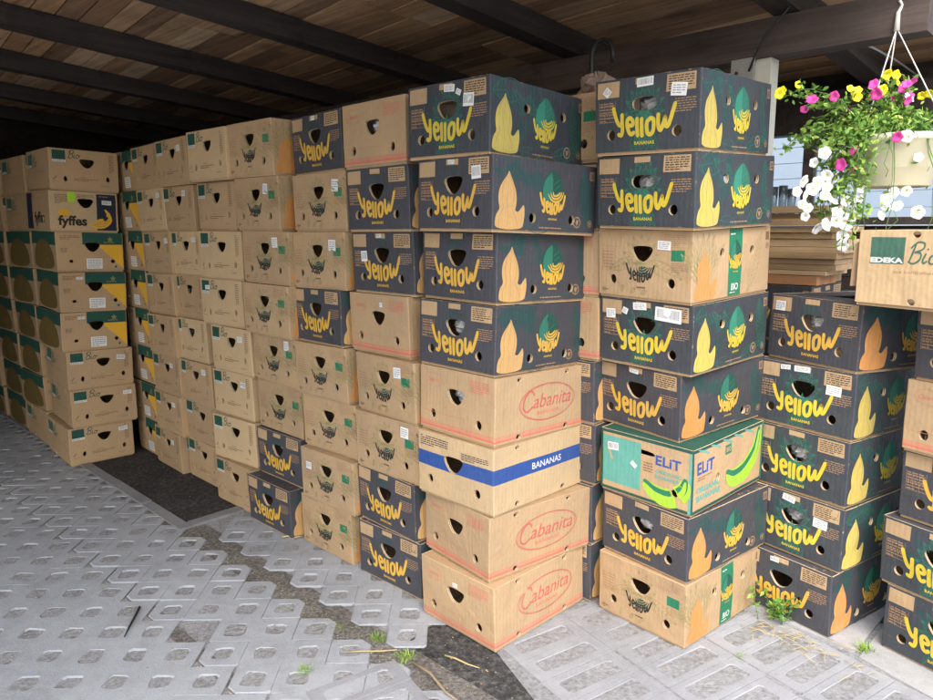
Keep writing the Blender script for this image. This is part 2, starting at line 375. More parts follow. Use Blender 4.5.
def emblem(art,cx,cz,s,ink,leaf,half='print_green'):
    """leaf dome, three bananas and the curved word, as printed on the long side"""
    lf=[(cx+x*s,cz+z*s) for x,z in chaikin([(-.50,-.05),(-.58,.35),(-.46,.74),(-.16,.98),(.05,1.10),(.20,.98),(.46,.74),(.58,.35),(.50,-.05),(0,-.30)])]
    art.poly(lf,leaf,2); 
    hf=[(cx+x*s,cz+z*s) for x,z in chaikin([(-.48,-.03),(-.54,.35),(-.43,.72),(-.15,.95),(.0,1.03),(-.02,.5),(-.02,-.2)],1)]
    art.poly(hf,half,2.4)
    for k in range(3): art.add(ribbon([(cx+.05*s,cz+(.2+.2*k)*s),(cx+.35*s,cz+(.38+.2*k)*s)],.012*s*2,2),half,2.6)
    bananas(art,cx+.16*s,cz+.14*s,.44*s,ink,3,3)
    word_smile(art,cx,cz-.42*s,1.15*s,.34*s,.26*s,ink,.095*s,4,.15)
    art.add(fit_text('BANANAS',cx-.22*s,cz-.64*s,cx+.25*s,cz-.56*s,.02),ink,4)
def hood(art,x0,w,h,mat,layer=2):
    """plain pointed fruit-coloured shape"""
    P=[(.0,0),(.0,.16),(.06,.28),(.17,.35),(.12,.46),(.11,.60),(.17,.74),(.32,.86),(.46,.96),(.50,1.03),(.55,.95),(.66,.82),(.76,.68),(.79,.52),(.76,.40),(.72,.34),(.84,.30),(.98,.40),(1.06,.46),(1.10,.30),(1.06,.14),(1.0,0)]
    art.poly([(x0+x*w,ZB+.001+z*h) for x,z in chaikin(P,2)],mat,layer)
    for st in ([(.50,.98),(.30,.78),(.24,.55),(.30,.38),(.16,.22),(.14,.02)],[(.51,.97),(.48,.75),(.44,.50),(.48,.30),(.44,.02)],[(.53,.95),(.66,.74),(.68,.52),(.62,.36),(.78,.18),(.80,.02)]):
        art.add(ribbon([(x0+x*w,ZB+.001+z*h) for x,z in st],.0016,5),'print_tan',layer+.5)
def seal(art,cx,cz,r,mat,layer=2):
    art.add(ribbon(ell(cx,cz,r,r,20)+[(cx+r,cz)],r*.22,1),mat,layer)
    art.poly(ell(cx,cz,r*.42,r*.5,10),mat,layer)
    for a in range(3):
        t=a*2.1+.5; art.add(ribbon([(cx+r*.4*math.cos(t),cz+r*.4*math.sin(t)),(cx+r*.85*math.cos(t),cz+r*.85*math.sin(t))],r*.16,1),mat,layer)
def script_bio(art,x0,z0,s,mat,layer=2):
    B=[[(.10,.95),(.06,.5),(.0,.02)],[(-.1,.72),(.15,1.02),(.48,.98),(.50,.70),(.14,.52)],[(.14,.52),(.46,.48),(.50,.16),(.22,-.04),(-.06,.06)],
       [(.72,.48),(.66,.14),(.74,.0),(.88,.12)],[(1.16,.46),(.98,.30),(1.0,.04),(1.22,.0),(1.36,.22),(1.24,.44),(1.10,.42),(1.3,.36),(1.5,.42)]]
    for p in B: art.add(ribbon([(x0+(x+z*.22)*s,z0+z*s) for x,z in p],.085*s,6),mat,layer)
    art.poly(ell(x0+.90*s,z0+.70*s,.05*s,.05*s,8),mat,layer)
from mathutils import noise as MN
def crumple(mb,name,seed):
    """cut the flat card into a coarse grid and give it the bulge, sag and dents of a used carton"""
    rg=random.Random(seed); bm=bmesh.new(); me=mb.mesh('tmp'); bm.from_mesh(me)
    for ax,ext in ((0,BW),(1,BL)):
        n=6 if ax==0 else 8
        for k in range(1,n):
            co=[0,0,0]; no=[0,0,0]; co[ax]=-ext/2+ext*k/n; no[ax]=1
            bmesh.ops.bisect_plane(bm,geom=bm.verts[:]+bm.edges[:]+bm.faces[:],plane_co=co,plane_no=no,dist=1e-6)
    for k in range(1,5): bmesh.ops.bisect_plane(bm,geom=bm.verts[:]+bm.edges[:]+bm.faces[:],plane_co=(0,0,.247*k/5),plane_no=(0,0,1),dist=1e-6)
    A=[rg.uniform(-.002,.008) for _ in range(4)]; C=rg.uniform(0,.006); sk=[rg.uniform(-.006,.006) for _ in range(2)]; ofs=Vector((seed*3.7,seed*1.3,0))
    for v in bm.verts:
        x,y,z=v.co; h=max(0,min(1,z/.247)); bz=math.sin(PI*h)
        a=A[0] if x>0 else A[1]; b=A[2] if y>0 else A[3]
        q=MN.noise_vector(Vector((x,y,z))*6+ofs)*.0022+MN.noise_vector(Vector((x,y,z))*17+ofs)*.0010
        v.co.x+=x/(BW/2)*a*math.cos(PI*y/BL)*bz+sk[0]*h+q.x
        v.co.y+=y/(BL/2)*b*math.cos(PI*x/BW)*bz+sk[1]*h+q.y
        v.co.z+=q.z*h*.8-C*h*h*math.cos(PI*x/BW*.98)*math.cos(PI*y/BL*.98)
    out=bpy.data.meshes.new(name); bm.to_mesh(out); bm.free()
    for m in me.materials: out.materials.append(m)
    bpy.data.meshes.remove(me); return out
def finish_kind(K):
    """lid and tray meshes of one carton kind"""
    lid=MB(); W,L=BW,BL
    for sgn in (-1,1):
        eh=K['endh']; sh=K['sideh']
        panel(lid,rect(-W/2+RC,ZB,W/2-RC,ZT),eh,TH,(0,sgn*L/2,0),(-sgn,0,0),(0,sgn,0),K['endb'],K['end'])
        panel(lid,rect(-L/2+RC,ZB,L/2-RC,ZT),sh,TH,(sgn*W/2,0,0),(0,sgn,0),(sgn,0,0),K['sideb'],K['side'])
        K['enda'].place(lid,(0,sgn*L/2,0),(-sgn,0,0),(0,sgn,0)); K['sidea'].place(lid,(sgn*W/2,0,0),(0,sgn,0),(sgn,0,0))
    rings=[]
    for sx,sy,a0 in ((1,-1,-90),(1,1,0),(-1,1,90),(-1,-1,180)):
        c=(sx*(W/2-RC),sy*(L/2-RC)); pts=[(c[0]+RC*math.cos(R(a0+22.5*k)),c[1]+RC*math.sin(R(a0+22.5*k))) for k in range(5)]
        vs=[(x,y,z) for z in (ZB,ZT) for x,y in pts]; lid.add(vs,[(k,k+1,k+6,k+5) for k in range(4)],K.get('corner',K['end']),True)
        for z0,z1,m in K.get('wrap',()):
            q=[(c[0]+(RC+.0003)*math.cos(R(a0+22.5*k)),c[1]+(RC+.0003)*math.sin(R(a0+22.5*k))) for k in range(5)]
            lid.add([(x,y,z) for z in (z0,z1) for x,y in q],[(k,k+1,k+6,k+5) for k in range(4)],m,True)
    zt=ZT-.001; e=RC*.3
    for a,b in (((-W/2+e,-L/2+e),(W/2-e,-.10)),((-W/2+e,.10),(W/2-e,L/2-e)),((-W/2+e,-.10),(-.10,.10)),((.10,-.10),(W/2-e,.10))):
        lid.box((a[0],a[1],zt-.006+(.0012 if a[1]>0 or abs(a[1])==.10 else 0)),(b[0],b[1],zt),K['top'])
    K['lid']=[crumple(lid,'lid',11+i) for i in range(3)]
    t=MB(); w2,l2=W/2-.0062,L/2-.0062
    for sgn in (-1,1):
        panel(t,rect(-w2,0,w2,.236),[[(x,z) for x,z in h] for h in K['endh']],TH,(0,sgn*l2,0),(-sgn,0,0),(0,sgn,0),[],'kraft')
        panel(t,rect(-l2+TH,0,l2-TH,.236),K['sideh'],TH,(sgn*w2,0,0),(0,sgn,0),(sgn,0,0),[],'kraft')
    t.box((-w2+TH,-l2+TH,.001),(w2-TH,l2-TH,.005),'kraft_dull')
    K['tray']=[crumple(t,'tray',11+i) for i in range(3)]
VENT=lambda f,z,w=BW,rx=.011,rz=.0165: ell(fx(f,w),z,rx,rz,14)
KIND={}
def night(var):
    g=var=='B'
    eh=[SLOT(0,.157) if var=='S' else HAND(0,.156),VENT(.175,.066,rx=.0165,rz=.0175),VENT(.80,.066,rx=.0165,rz=.0175)]
    if var=='S': g=True
    sz=.165 if g else .052
    sh=[VENT(.355,sz,BL,.016,.017),VENT(.745,sz,BL,.016,.017)]
    E=Art(eh); ink='print_lemon' if g else 'print_gold'; ln='print_leaf' if g else 'print_leaf_dim'
    for i in range(9 if g else 7):
        a=R(90)+(i-(4 if g else 3))*(.34)
        leafline(E,0+(.012*(i-4)),.105 if g else .13,.125 if g else .10,.034,a,ln,.0017 if g else .0012,6)
    if g:
        for i in range(6): leafline(E,-.05+.02*i,.012,.085,.03,R(62+12*i),ln,.0016,5)
    word_smile(E,fx(.500),.058,.205,.050,.032,ink,.0135,5,.20)
    E.add(fit_text('BANANAS',fx(.41),.030,fx(.60),.041,.025),ink,5)
    E.rect(fx(.03),.187,fx(.25),.238,'kraft',3); E.rect(fx(.405),.221,fx(.565),.240,'kraft',3); E.rect(fx(.70),.186,fx(.955),.238,'kraft',3)
    E.micro(fx(.72),.190,fx(.94),.234,6,'print_black',4,seed=3)
    for r in range(5):
        for c in range(3): E.rect(fx(.05+.055*c),.108+.0135*r,fx(.05+.055*c+.046),.1085+.0135*r+.0015,'print_tan',3)
    for c in range(4): E.rect(fx(.045+.056*c),.105,fx(.045+.056*c)+.0012,.176,'print_tan',3)
    E.micro(fx(.055),.108,fx(.20),.174,7,'print_tan',3,seed=5)
    E.micro(fx(.78),.120,fx(.965),.165,6,'print_tan',3,seed=8)
    S=Art(sh); cl=(-BL/2+RC,ZB+.001,BL/2-RC,ZT-.001)
    if g:
        for i in range(5): leaf_fill(E,-.02+.012*(i-2),.10,.14,.034,R(90+(i-2)*34),'teal_dark',.5,(-BW/2+RC,ZB,BW/2-RC,ZT-.001))
        leaf_fill(E,-.03,.012,.10,.05,R(80),'teal_dark',.4,(-BW/2+RC,ZB+.001,BW/2,ZT)); leaf_fill(E,.03,.012,.10,.05,R(100),'teal_dark',.45,(-BW/2+RC,ZB+.001,BW/2,ZT))
    for k in ((.0,.20,.21,.10,8),(.20,.225,.17,.07,-28),(.93,.03,.21,.07,102)) if not g else ((.0,.20,.24,.12,8),(.20,.225,.17,.08,-28),(.93,.03,.21,.08,102),(.6,.02,.19,.06,12),(.26,.05,.14,.06,60)):
        leaf_fill(S,fx(k[0],BL),k[1],k[2],k[3],R(k[4]),'teal_dark',.4+.1*k[0],cl)
    hood(S,fx(.02,BL),.125,.185,'figure_lemon' if g else 'print_orange' if var=='O' else 'figure_gold')
    leafline(S,fx(.02,BL),.20,.17,.075,R(8),ln,.0018,9); leafline(S,fx(.20,BL),.225,.16,.05,R(-28),ln,.0016,8)
    leafline(S,fx(.93,BL),.035,.20,.062,R(102),ln,.002,11); leafline(S,fx(.62,BL),.02,.17,.05,R(12),ln,.0016,8)
    leafline(S,fx(.28,BL),.03,.12,.04,R(-8),ln,.0014,6); leafline(S,fx(.28,BL),.14,.09,.05,R(50),ln,.0014,6)
    S.add(ribbon(ell(fx(.545,BL),.128,.062,.086,26)+[(fx(.545,BL)+.062,.128)],.0016,1),ln,1)
    emblem(S,fx(.545,BL),.110,.098,ink,'print_leaf' if g else 'print_forest','print_mint' if g else 'print_leaf')
    seal(S,fx(.80,BL),.045,.018,'print_tan'); seal(S,fx(.94,BL),.042,.011,'print_tan')
    S.rect(fx(.925,BL),.195,fx(.975,BL),.226,'print_tan',2); S.rect(fx(.933,BL),.20,fx(.967,BL),.221,'charcoal',3); S.micro(fx(.935,BL),.201,fx(.966,BL),.22,4,'print_tan',4,seed=2)
    S.micro(fx(.42,BL),.016,fx(.75,BL),.026,1,'print_tan',2,seed=12)
    b='charcoal_green' if g else 'charcoal'
    return dict(endh=eh,sideh=sh,endb=[],sideb=[],enda=E,sidea=S,end=b,side=b if not g else 'charcoal_green',top='charcoal')
def bio():
    eh=[HAND(fx(.50),.166,.92),VENT(.18,.068,rx=.0155,rz=.0175),VENT(.80,.068,rx=.0155,rz=.0175)]; sh=[VENT(.355,.165,BL,.015,.017),VENT(.74,.165,BL,.015,.017)]
    E=Art(eh)
    for i in range(9): leafline(E,-.006+.006*(i-4),.13,.10,.03,R(90+(i-4)*23),'print_olive',.0011,5)
    leafline(E,fx(.55),.14,.15,.05,R(-22),'print_olive',.0015,8); leafline(E,fx(.48),.15,.14,.04,R(200),'print_olive',.0013,8)
    word_smile(E,fx(.49),.066,.098,.030,.024,'print_black',.0062,4,.25)
    bananas(E,fx(.515),.098,.040,'print_forest',4,3)
    E.add(fit_text('BANANAS',fx(.45),.043,fx(.54),.049,.02),'print_black',4)
    E.rect(fx(.80),.145,fx(.93),.181,'print_green',3)
    for (a,b,c,d) in ((.03,.185,.26,.238),(.70,.19,.96,.238),(.05,.10,.20,.175)):
        for (x0,z0,x1,z1) in ((a,b,c,b),(a,d,c,d)): E.rect(fx(x0),z0,fx(x1),z1+.0011,'print_tan',2)
        for x in (a,c): E.rect(fx(x),b,fx(x)+.0011,d,'print_tan',2)
    E.micro(fx(.06),.104,fx(.19),.172,6,'print_tan',2,seed=21); E.micro(fx(.72),.194,fx(.94),.234,6,'print_tan',2,seed=22); E.micro(fx(.80),.105,fx(.965),.14,5,'print_tan',2,seed=23)
    E.micro(fx(.05),.024,fx(.18),.034,1,'print_brown',2,seed=24)
    for i in range(3): leafline(E,fx(.27+.11*i),.022,.03,.014,R(70-20*i),'print_olive',.0014,2)
    seal(E,fx(.07),.028,.008,'print_brown')
    S=Art(sh)
    for i in range(9): leafline(S,fx(.14,BL),.05,.19,.03,R(50+i*11),'print_olive',.0014,7)
    hood(S,fx(.03,BL),.125,.165,'print_orange')
    S.rect(fx(.435,BL),ZB+.001,fx(.60,BL),ZT-.001,'print_green',2)
    emblem(S,fx(.518,BL),.135,.066,'print_gold','print_forest','print_leaf')
    for it in S.it[-12:]: pass
    S.it=[(v,f,m_,l+2 if m_ in('print_gold','print_forest','print_leaf') else l) for v,f,m_,l in S.it]
    S.add(fit_text('BIO',fx(.475,BL),.030,fx(.565,BL),.055,.015),'print_white',5); S.micro(fx(.46,BL),.018,fx(.575,BL),.026,1,'print_white',5,seed=31)
    S.micro(fx(.45,BL),.222,fx(.585,BL),.232,1,'print_white',5,seed=32)
    leafline(S,fx(.70,BL),.015,.23,.06,R(68),'print_olive',.0016,11)
    S.rect(fx(.93,BL),.196,fx(.975,BL),.226,'print_brown',2); seal(S,fx(.955,BL),.175,.010,'print_brown')
    return dict(endh=eh,sideh=sh,endb=[],sideb=[],enda=E,sidea=S,end='kraft',side='kraft',top='kraft')
def redline():
    eh=[HAND(fx(.50),.150,.95),VENT(.18,.068,rx=.0155,rz=.018),VENT(.80,.068,rx=.0155,rz=.018)]
    nz=.010
    sh=[ell(fx(.24,BL),ZT-.013,.012,.011,12),ell(fx(.76,BL),ZT-.013,.012,.011,12),ell(fx(.24,BL),ZB+.013,.012,.011,12),ell(fx(.76,BL),ZB+.013,.012,.011,12)]
    def bands(w): return [(rect(-w,.018,w,.027),'print_rose'),(rect(-w,.030,w,.0325),'print_rose'),(rect(-w,.036,w,.039),'print_rose')]
    E=Art(eh); E.add(ribbon(ell(fx(.19),.198,.046,.026,22)+[(fx(.19)+.046,.198)],.0010,1),'print_rose',2); E.add(fit_text('Cabanita',fx(.11),.190,fx(.27),.206,0,.25),'print_rose',2)
    E.micro(fx(.68),.180,fx(.93),.225,6,'print_rose',2,seed=41); E.rect(fx(.495),.19,fx(.50),ZT-.002,'kraft_pale',1); E.rect(fx(.05),.075,fx(.62),.0765,'print_rose',1)
    S=Art(sh); cx,cz=fx(.545,BL),.133
    for k,w_ in ((1,.0034),(.955,.0012)): S.add(ribbon(ell(cx,cz,.158*k,.068*k,40)+[(cx+.158*k,cz)],w_,1),'print_red',2)
    vs,fs=fit_text('abanita',cx-.085,cz-.018,cx+.135,cz+.034,.004,.30); S.add((vs,fs),'print_red',2)
    S.add(ribbon([(cx-.080,cz+.030),(cx-.088,cz+.046),(cx-.108,cz+.044),(cx-.132,cz+.018),(cx-.136,cz-.012),(cx-.115,cz-.026),(cx-.086,cz-.010)],.007,6),'print_red',2)
    S.add(fit_text('BANANAS',cx-.062,cz-.044,cx+.066,cz-.029,.01),'print_rose',2)
    return dict(endh=eh,sideh=sh,endb=bands(BW),sideb=bands(BL),enda=E,sidea=S,end='kraft',side='kraft',top='kraft',wrap=[(.018,.027,'print_rose'),(.030,.0325,'print_rose'),(.036,.039,'print_rose')])
def blueband():
    eh=[HAND(fx(.50),.150,1.0),VENT(.18,.068,rx=.0155,rz=.018),VENT(.80,.068,rx=.0155,rz=.018)]
    sh=[ell(fx(.24,BL),ZT-.013,.012,.011,12),ell(fx(.24,BL),ZB+.013,.012,.011,12),ell(fx(.76,BL),ZB+.013,.012,.011,12)]
    E=Art(eh); E.micro(fx(.04),.192,fx(.42),.232,5,'print_navy',2,seed=51); E.micro(fx(.60),.178,fx(.94),.205,4,'print_navy',2,seed=52)
    S=Art(sh); S.add(fit_text('BANANAS',fx(.40,BL),.132,fx(.73,BL),.157,.012),'print_white',3)
    return dict(endh=eh,sideh=sh,endb=[(rect(-BW,.118,BW,.172),'print_blue')],sideb=[(rect(-BL,.118,BL,.172),'print_blue')],enda=E,sidea=S,end='kraft_pale',side='kraft_pale',top='kraft_pale',wrap=[(.118,.172,'print_blue')])
def limefruit():
    eh=[[(fx(.50)+x,.190+z) for x,z in chaikin([(-.042,.010),(.042,.010),(.042,-.010),(-.042,-.010)],2)],VENT(.20,.105,rx=.014,rz=.015),VENT(.82,.070,rx=.014,rz=.015)]
    sh=[VENT(.33,.11,BL,.012,.015),VENT(.73,.12,BL,.012,.015)]
    E=Art(eh); S=Art(sh)
    E.rect(fx(.03),.040,fx(.46),.222,'print_teal',1); E.rect(fx(.0)+RC,ZB,fx(1)-RC,ZB+.010,'print_forest',2); E.rect(fx(.0)+RC,ZT-.012,fx(1)-RC,ZT,'print_forest',2)
    E.rect(fx(.0)+RC,ZB,fx(.03),ZT,'print_forest',2); E.rect(fx(.96),ZB,fx(1)-RC,ZT,'print_teal',2)
    E.add(fit_text('ELiT',fx(.62),.158,fx(.88),.195,.025),'print_royal',3); E.add(fit_text('ORGANIC',fx(.62),.128,fx(.89),.142,.03),'print_teal',3); E.add(fit_text('BANANAS',fx(.62),.108,fx(.89),.122,.03),'print_teal',3)
    E.micro(fx(.49),.12,fx(.60),.16,4,'print_brown',2,seed=61)
    def ban(A,pts,w):
        A.add(ribbon(pts,w,8,True),'print_lime',3); A.add(ribbon([(x,z+w*.1) for x,z in pts],w*.55,8,True),'print_green',3.5); A.add(ribbon([(x,z-w*.06) for x,z in pts],w*.30,8,True),'print_lime',4)
    ban(E,[(fx(.50),.082),(fx(.62),.052),(fx(.78),.048),(fx(.90),.085),(fx(.93),.13)],.072)
    S.add(fit_text('ELiT',fx(.05,BL),.150,fx(.27,BL),.195,.025),'print_royal',3); S.add(fit_text('ORGANIC',fx(.05,BL),.080,fx(.36,BL),.103,.04),'print_teal',3); S.add(fit_text('BANANAS',fx(.05,BL),.050,fx(.36,BL),.073,.04),'print_teal',3)
    S.micro(fx(.06,BL),.125,fx(.24,BL),.142,2,'print_brown',2,seed=62)
    S.rect(fx(.42,BL),.180,fx(.50,BL),.215,'print_green',2); S.add(fit_text('BIO',fx(.43,BL),.188,fx(.49,BL),.207,.03),'kraft',3)
    ban(S,[(fx(.44,BL),.105),(fx(.55,BL),.075),(fx(.72,BL),.085),(fx(.86,BL),.14),(fx(.92,BL),.222)],.088)
    for x0,x1,z0,z1 in ((0,1,.0,.012),(0,1,.224,.236)): S.rect(fx(x0,BL)+RC,ZB+z0,fx(x1,BL)-RC,ZB+z1-.0005,'print_forest',1)
    S.rect(fx(.965,BL),ZB,fx(1,BL)-RC,ZT,'print_green',2); 
    for k in range(5): S.add(ribbon([(fx(.06+.16*k,BL),ZT-.004),(fx(.15+.16*k,BL),ZT-.018),(fx(.20+.16*k,BL),ZT-.030)],.008,4,True),'print_teal',3)
    return dict(endh=eh,sideh=sh,endb=[],sideb=[],enda=E,sidea=S,end='kraft',side='kraft',top='print_forest',corner='print_forest')
def square():
    eh=[HAND(fx(.54),.168,.88),VENT(.22,.070),VENT(.84,.080)]; sh=[ell(fx(.36,BL),ZT-.013,.013,.011,12),ell(fx(.36,BL),ZB+.013,.013,.011,12),ell(fx(.80,BL),ZT-.013,.013,.011,12)]
    E=Art(eh); E.rect(fx(.05),.182,fx(.235),.236,'print_forest',2); E.rect(fx(.05),.168,fx(.235),.1815,'print_white',2.2); E.add(fit_text('EDEKA',fx(.06),.171,fx(.225),.1785,.0),'print_forest',4)
    script_bio(E,fx(.275),.194,.043,'print_forest'); E.micro(fx(.34),.060,fx(.70),.078,2,'print_brown',2,seed=71); E.micro(fx(.42),.082,fx(.60),.088,1,'print_brown',2,seed=72)
    E.micro(fx(.86),.12,fx(.93),.23,12,'print_brown',2,seed=73); E.micro(fx(.74),.035,fx(.93),.041,1,'print_brown',2,seed=74)
    E.add(ribbon([(fx(.10),.085),(fx(.07),.070),(fx(.05),.062)],.005,4,True),'print_brown',2); E.micro(fx(.05),.048,fx(.14),.054,1,'print_brown',2,seed=75)
    S=Art(sh); S.rect(fx(.085,BL),.140,fx(.30,BL),.224,'print_sage',2); S.add(fit_text('EDEKA',fx(.088,BL),.143,fx(.297,BL),.160,.05),'print_white',4)
    script_bio(S,fx(.33,BL),.145,.062,'print_sage'); S.add(fit_text('aus kontrolliert ökologischem Anbau',fx(.24,BL),.108,fx(.86,BL),.121,0),'print_tan',2)
    return dict(endh=eh,sideh=sh,endb=[],sideb=[],enda=E,sidea=S,end='kraft',side='kraft',top='kraft')
def fyf():
    eh=[HAND(fx(.52),.178,.95),VENT(.22,.105,rx=.012,rz=.012),VENT(.82,.085,rx=.012,rz=.012)]; sh=[VENT(.25,.07,BL),VENT(.75,.07,BL)]
    E=Art(eh); E.rect(fx(.68),.014,fx(.97),.236,'print_navy',2); E.add(fit_text('fyffes',fx(.11),.022,fx(.53),.100,.035),'print_black',3)
    E.micro(fx(.72),.215,fx(.93),.228,1,'print_tan',3,seed=81)
    for i in range(4): E.add(ribbon([(fx(.57+.02*i),.052-.008*i+.004),(fx(.66+.015*i),.036-.004*i+.016*i),(fx(.78),.040+.013*i),(fx(.88-.01*i),.075+.012*i),(fx(.86-.02*i),.125+.006*i)],.022,6,True),'print_yellow',4+.5*i)
    for i in range(3): E.add(ribbon([(fx(.62+.02*i),.045+.004*i),(fx(.70+.015*i),.038+.014*i),(fx(.80),.046+.016*i),(fx(.865-.01*i),.09+.008*i)],.0018,6),'print_brown',7)
    E.micro(fx(.08),.17,fx(.27),.228,6,'print_brown',2,seed=82); E.micro(fx(.40),.205,fx(.64),.23,3,'print_brown',2,seed=83)
    E.poly(ell(fx(.20),.118,.035,.022,14),'print_yellow',2)
    S=Art(sh); S.rect(fx(.05,BL),.014,fx(.3,BL),.236,'print_navy',2); S.add(fit_text('fyffes',fx(.4,BL),.03,fx(.8,BL),.12,.035),'print_black',3)
    return dict(endh=eh,sideh=sh,endb=[],sideb=[],enda=E,sidea=S,end='kraft_pale',side='kraft',top='kraft')
def corner():
    eh=[HAND(fx(.53),.158,.95),VENT(.21,.068,rx=.013,rz=.010),VENT(.83,.068,rx=.013,rz=.012)]; sh=[VENT(.3,.07,BL),VENT(.7,.07,BL)]
    E=Art(eh); P=lambda pl:[(fx(x),z) for x,z in pl]
    eb=[(P([(.38,.172),(1.1,.172),(1.1,.30),(.38,.30)]),'print_forest'),(P([(.40,.172),(1.1,.172),(1.1,-.02),(.97,.030),(.60,.108)]),'print_yellow')]
    for i in range(5):
        a=R(90+72*i); E.add(ribbon([(fx(.80),.205),(fx(.80)+.016*math.cos(a),.205+.016*math.sin(a))],.008,3,True),'print_olive',3)
    E.add(fit_text('BANANOS',fx(.70),.182,fx(.93),.191,.03),'print_yellow',3) if False else E.micro(fx(.70),.181,fx(.93),.193,1,'print_olive',3,seed=90)
    E.rect(fx(.43),.022,fx(.67),.086,'paper',3); E.micro(fx(.45),.026,fx(.65),.082,5,'paper_ink',4,seed=91)
    E.micro(fx(.06),.12,fx(.16),.15,4,'print_brown',2,seed=92); E.micro(fx(.06),.20,fx(.34),.228,3,'print_brown',2,seed=93)
    for i in range(5):
        a=R(90+72*i); E.add(ribbon([(fx(.87),.035),(fx(.87)+.009*math.cos(a),.035+.009*math.sin(a))],.005,3,True),'print_forest',3)
    S=Art(sh)
    S.poly([(fx(x,BL),z) for x,z in chaikin([(.12,ZB+.001),(.88,ZB+.001),(.92,.08),(.80,.16),(.55,.20),(.35,.195),(.14,.14),(.08,.07)],2)],'print_yellow_shaded',2)  # yellow arch inked darker: the shade on these sides is in its colour
    for k in range(4): S.add(ribbon([(fx(.25+.14*k,BL),ZB+.02),(fx(.28+.13*k,BL),.09),(fx(.36+.09*k,BL),.165)],.006,5,True),'print_brown',3)
    return dict(endh=eh,sideh=sh,endb=eb,sideb=[(rect(-BL,.165,BL,.3),'print_forest')],enda=E,sidea=S,end='kraft',side='kraft_dull',top='print_forest')
for k,f in dict(A=lambda:night('A'),O=lambda:night('O'),B=lambda:night('B'),S=lambda:night('S'),bio=bio,red=redline,blue=blueband,lime=limefruit,sq=square,fy=fyf,gy=corner).items():
    KIND[k]=f(); finish_kind(KIND[k])
K2=dict(KIND['sq']); K2.update(end='kraft_pale',side='kraft_pale',top='kraft_pale'); finish_kind(K2); KIND['sqp']=K2
LOOK=dict(A='charcoal box with golden curved lettering',O='charcoal box with golden curved lettering',B='charcoal box with leaves and lemon lettering',S='charcoal box with lemon lettering, oval handle',
 bio='brown box with black banana print',red='plain brown box with thin red lines',blue='pale box with a wide blue band',lime='teal and green box with lime banana',
 sq='brown box with small green square',sqp='pale brown box with small green square',fy='box with banana drawing and navy panel',gy='brown box with green and yellow corner')
ORD=['','first','second','third','fourth','fifth','sixth','seventh','eighth']
STK={'paper':{}, }
def sticker_mesh(cx,cz,w,h,mat,rot,seed,var):
    a=Art(); a.rect(-w/2,-h/2,w/2,h/2,mat,1)
    if mat=='paper':
        if seed%3==0:
            rg=random.Random(seed); x=-w*.42
            while x<w*.40:
                l=rg.uniform(.0008,.0026); a.rect(x,-h*.28,min(x+l,w*.42),h*.38,'paper_ink',2); x+=l+rg.uniform(.001,.0025)
        else: a.micro(-w*.4,-h*.38,w*.4,h*.38,4,'paper_ink',2,seed=seed)
    c,s_=math.cos(R(rot)),math.sin(R(rot))
    a.it=[([(cx+x*c+z*s_,cz-x*s_+z*c) for x,z in vs],fs,m_,l) for vs,fs,m_,l in a.it]
    mb=MB(); a.place(mb,(0,-BL/2-.0022,0),(1,0,0),(0,-1,0)); return crumple(mb,'sticker',var)
def make_box(kind,M,label,stickers=(),bag=None,up=False,group='stacked banana cartons'):
    K=KIND[kind]; r=bpy.data.objects.new('banana_box',None); COL.objects.link(r); r.matrix_world=M; r.empty_display_size=.1
    tag(r,label,'cardboard box',group)
    vi=random.randrange(3)
    for nm,me in (('lid',K['lid'][vi]),('tray',K['tray'][vi])):
        o=bpy.data.objects.new(nm,me); COL.objects.link(o); o.parent=r
    for i,s in enumerate(stickers):
        x,z,w_,h=s[:4]; mat=s[4] if len(s)>4 else 'paper'; rot=s[5] if len(s)>5 else random.uniform(-4,4)
        o=bpy.data.objects.new('sticker',sticker_mesh(fx(x),z,w_,h,mat,rot,int(x*100)+i,11+vi)); COL.objects.link(o); o.parent=r
    if bag:
        mb=MB(); rg=random.Random(bag); n=9
        vs=[((i/n-.5)*.13,-BL/2+.016+rg.uniform(0,.02)+.035*((i/n-.5)**2+(j/n-.5)**2)*4,.115+j/n*.085) for j in range(n+1) for i in range(n+1)]
        mb.add(vs,[(j*(n+1)+i,j*(n+1)+i+1,(j+1)*(n+1)+i+1,(j+1)*(n+1)+i) for j in range(n) for i in range(n)],'film')
        mb.build('plastic_liner',r)
    return r
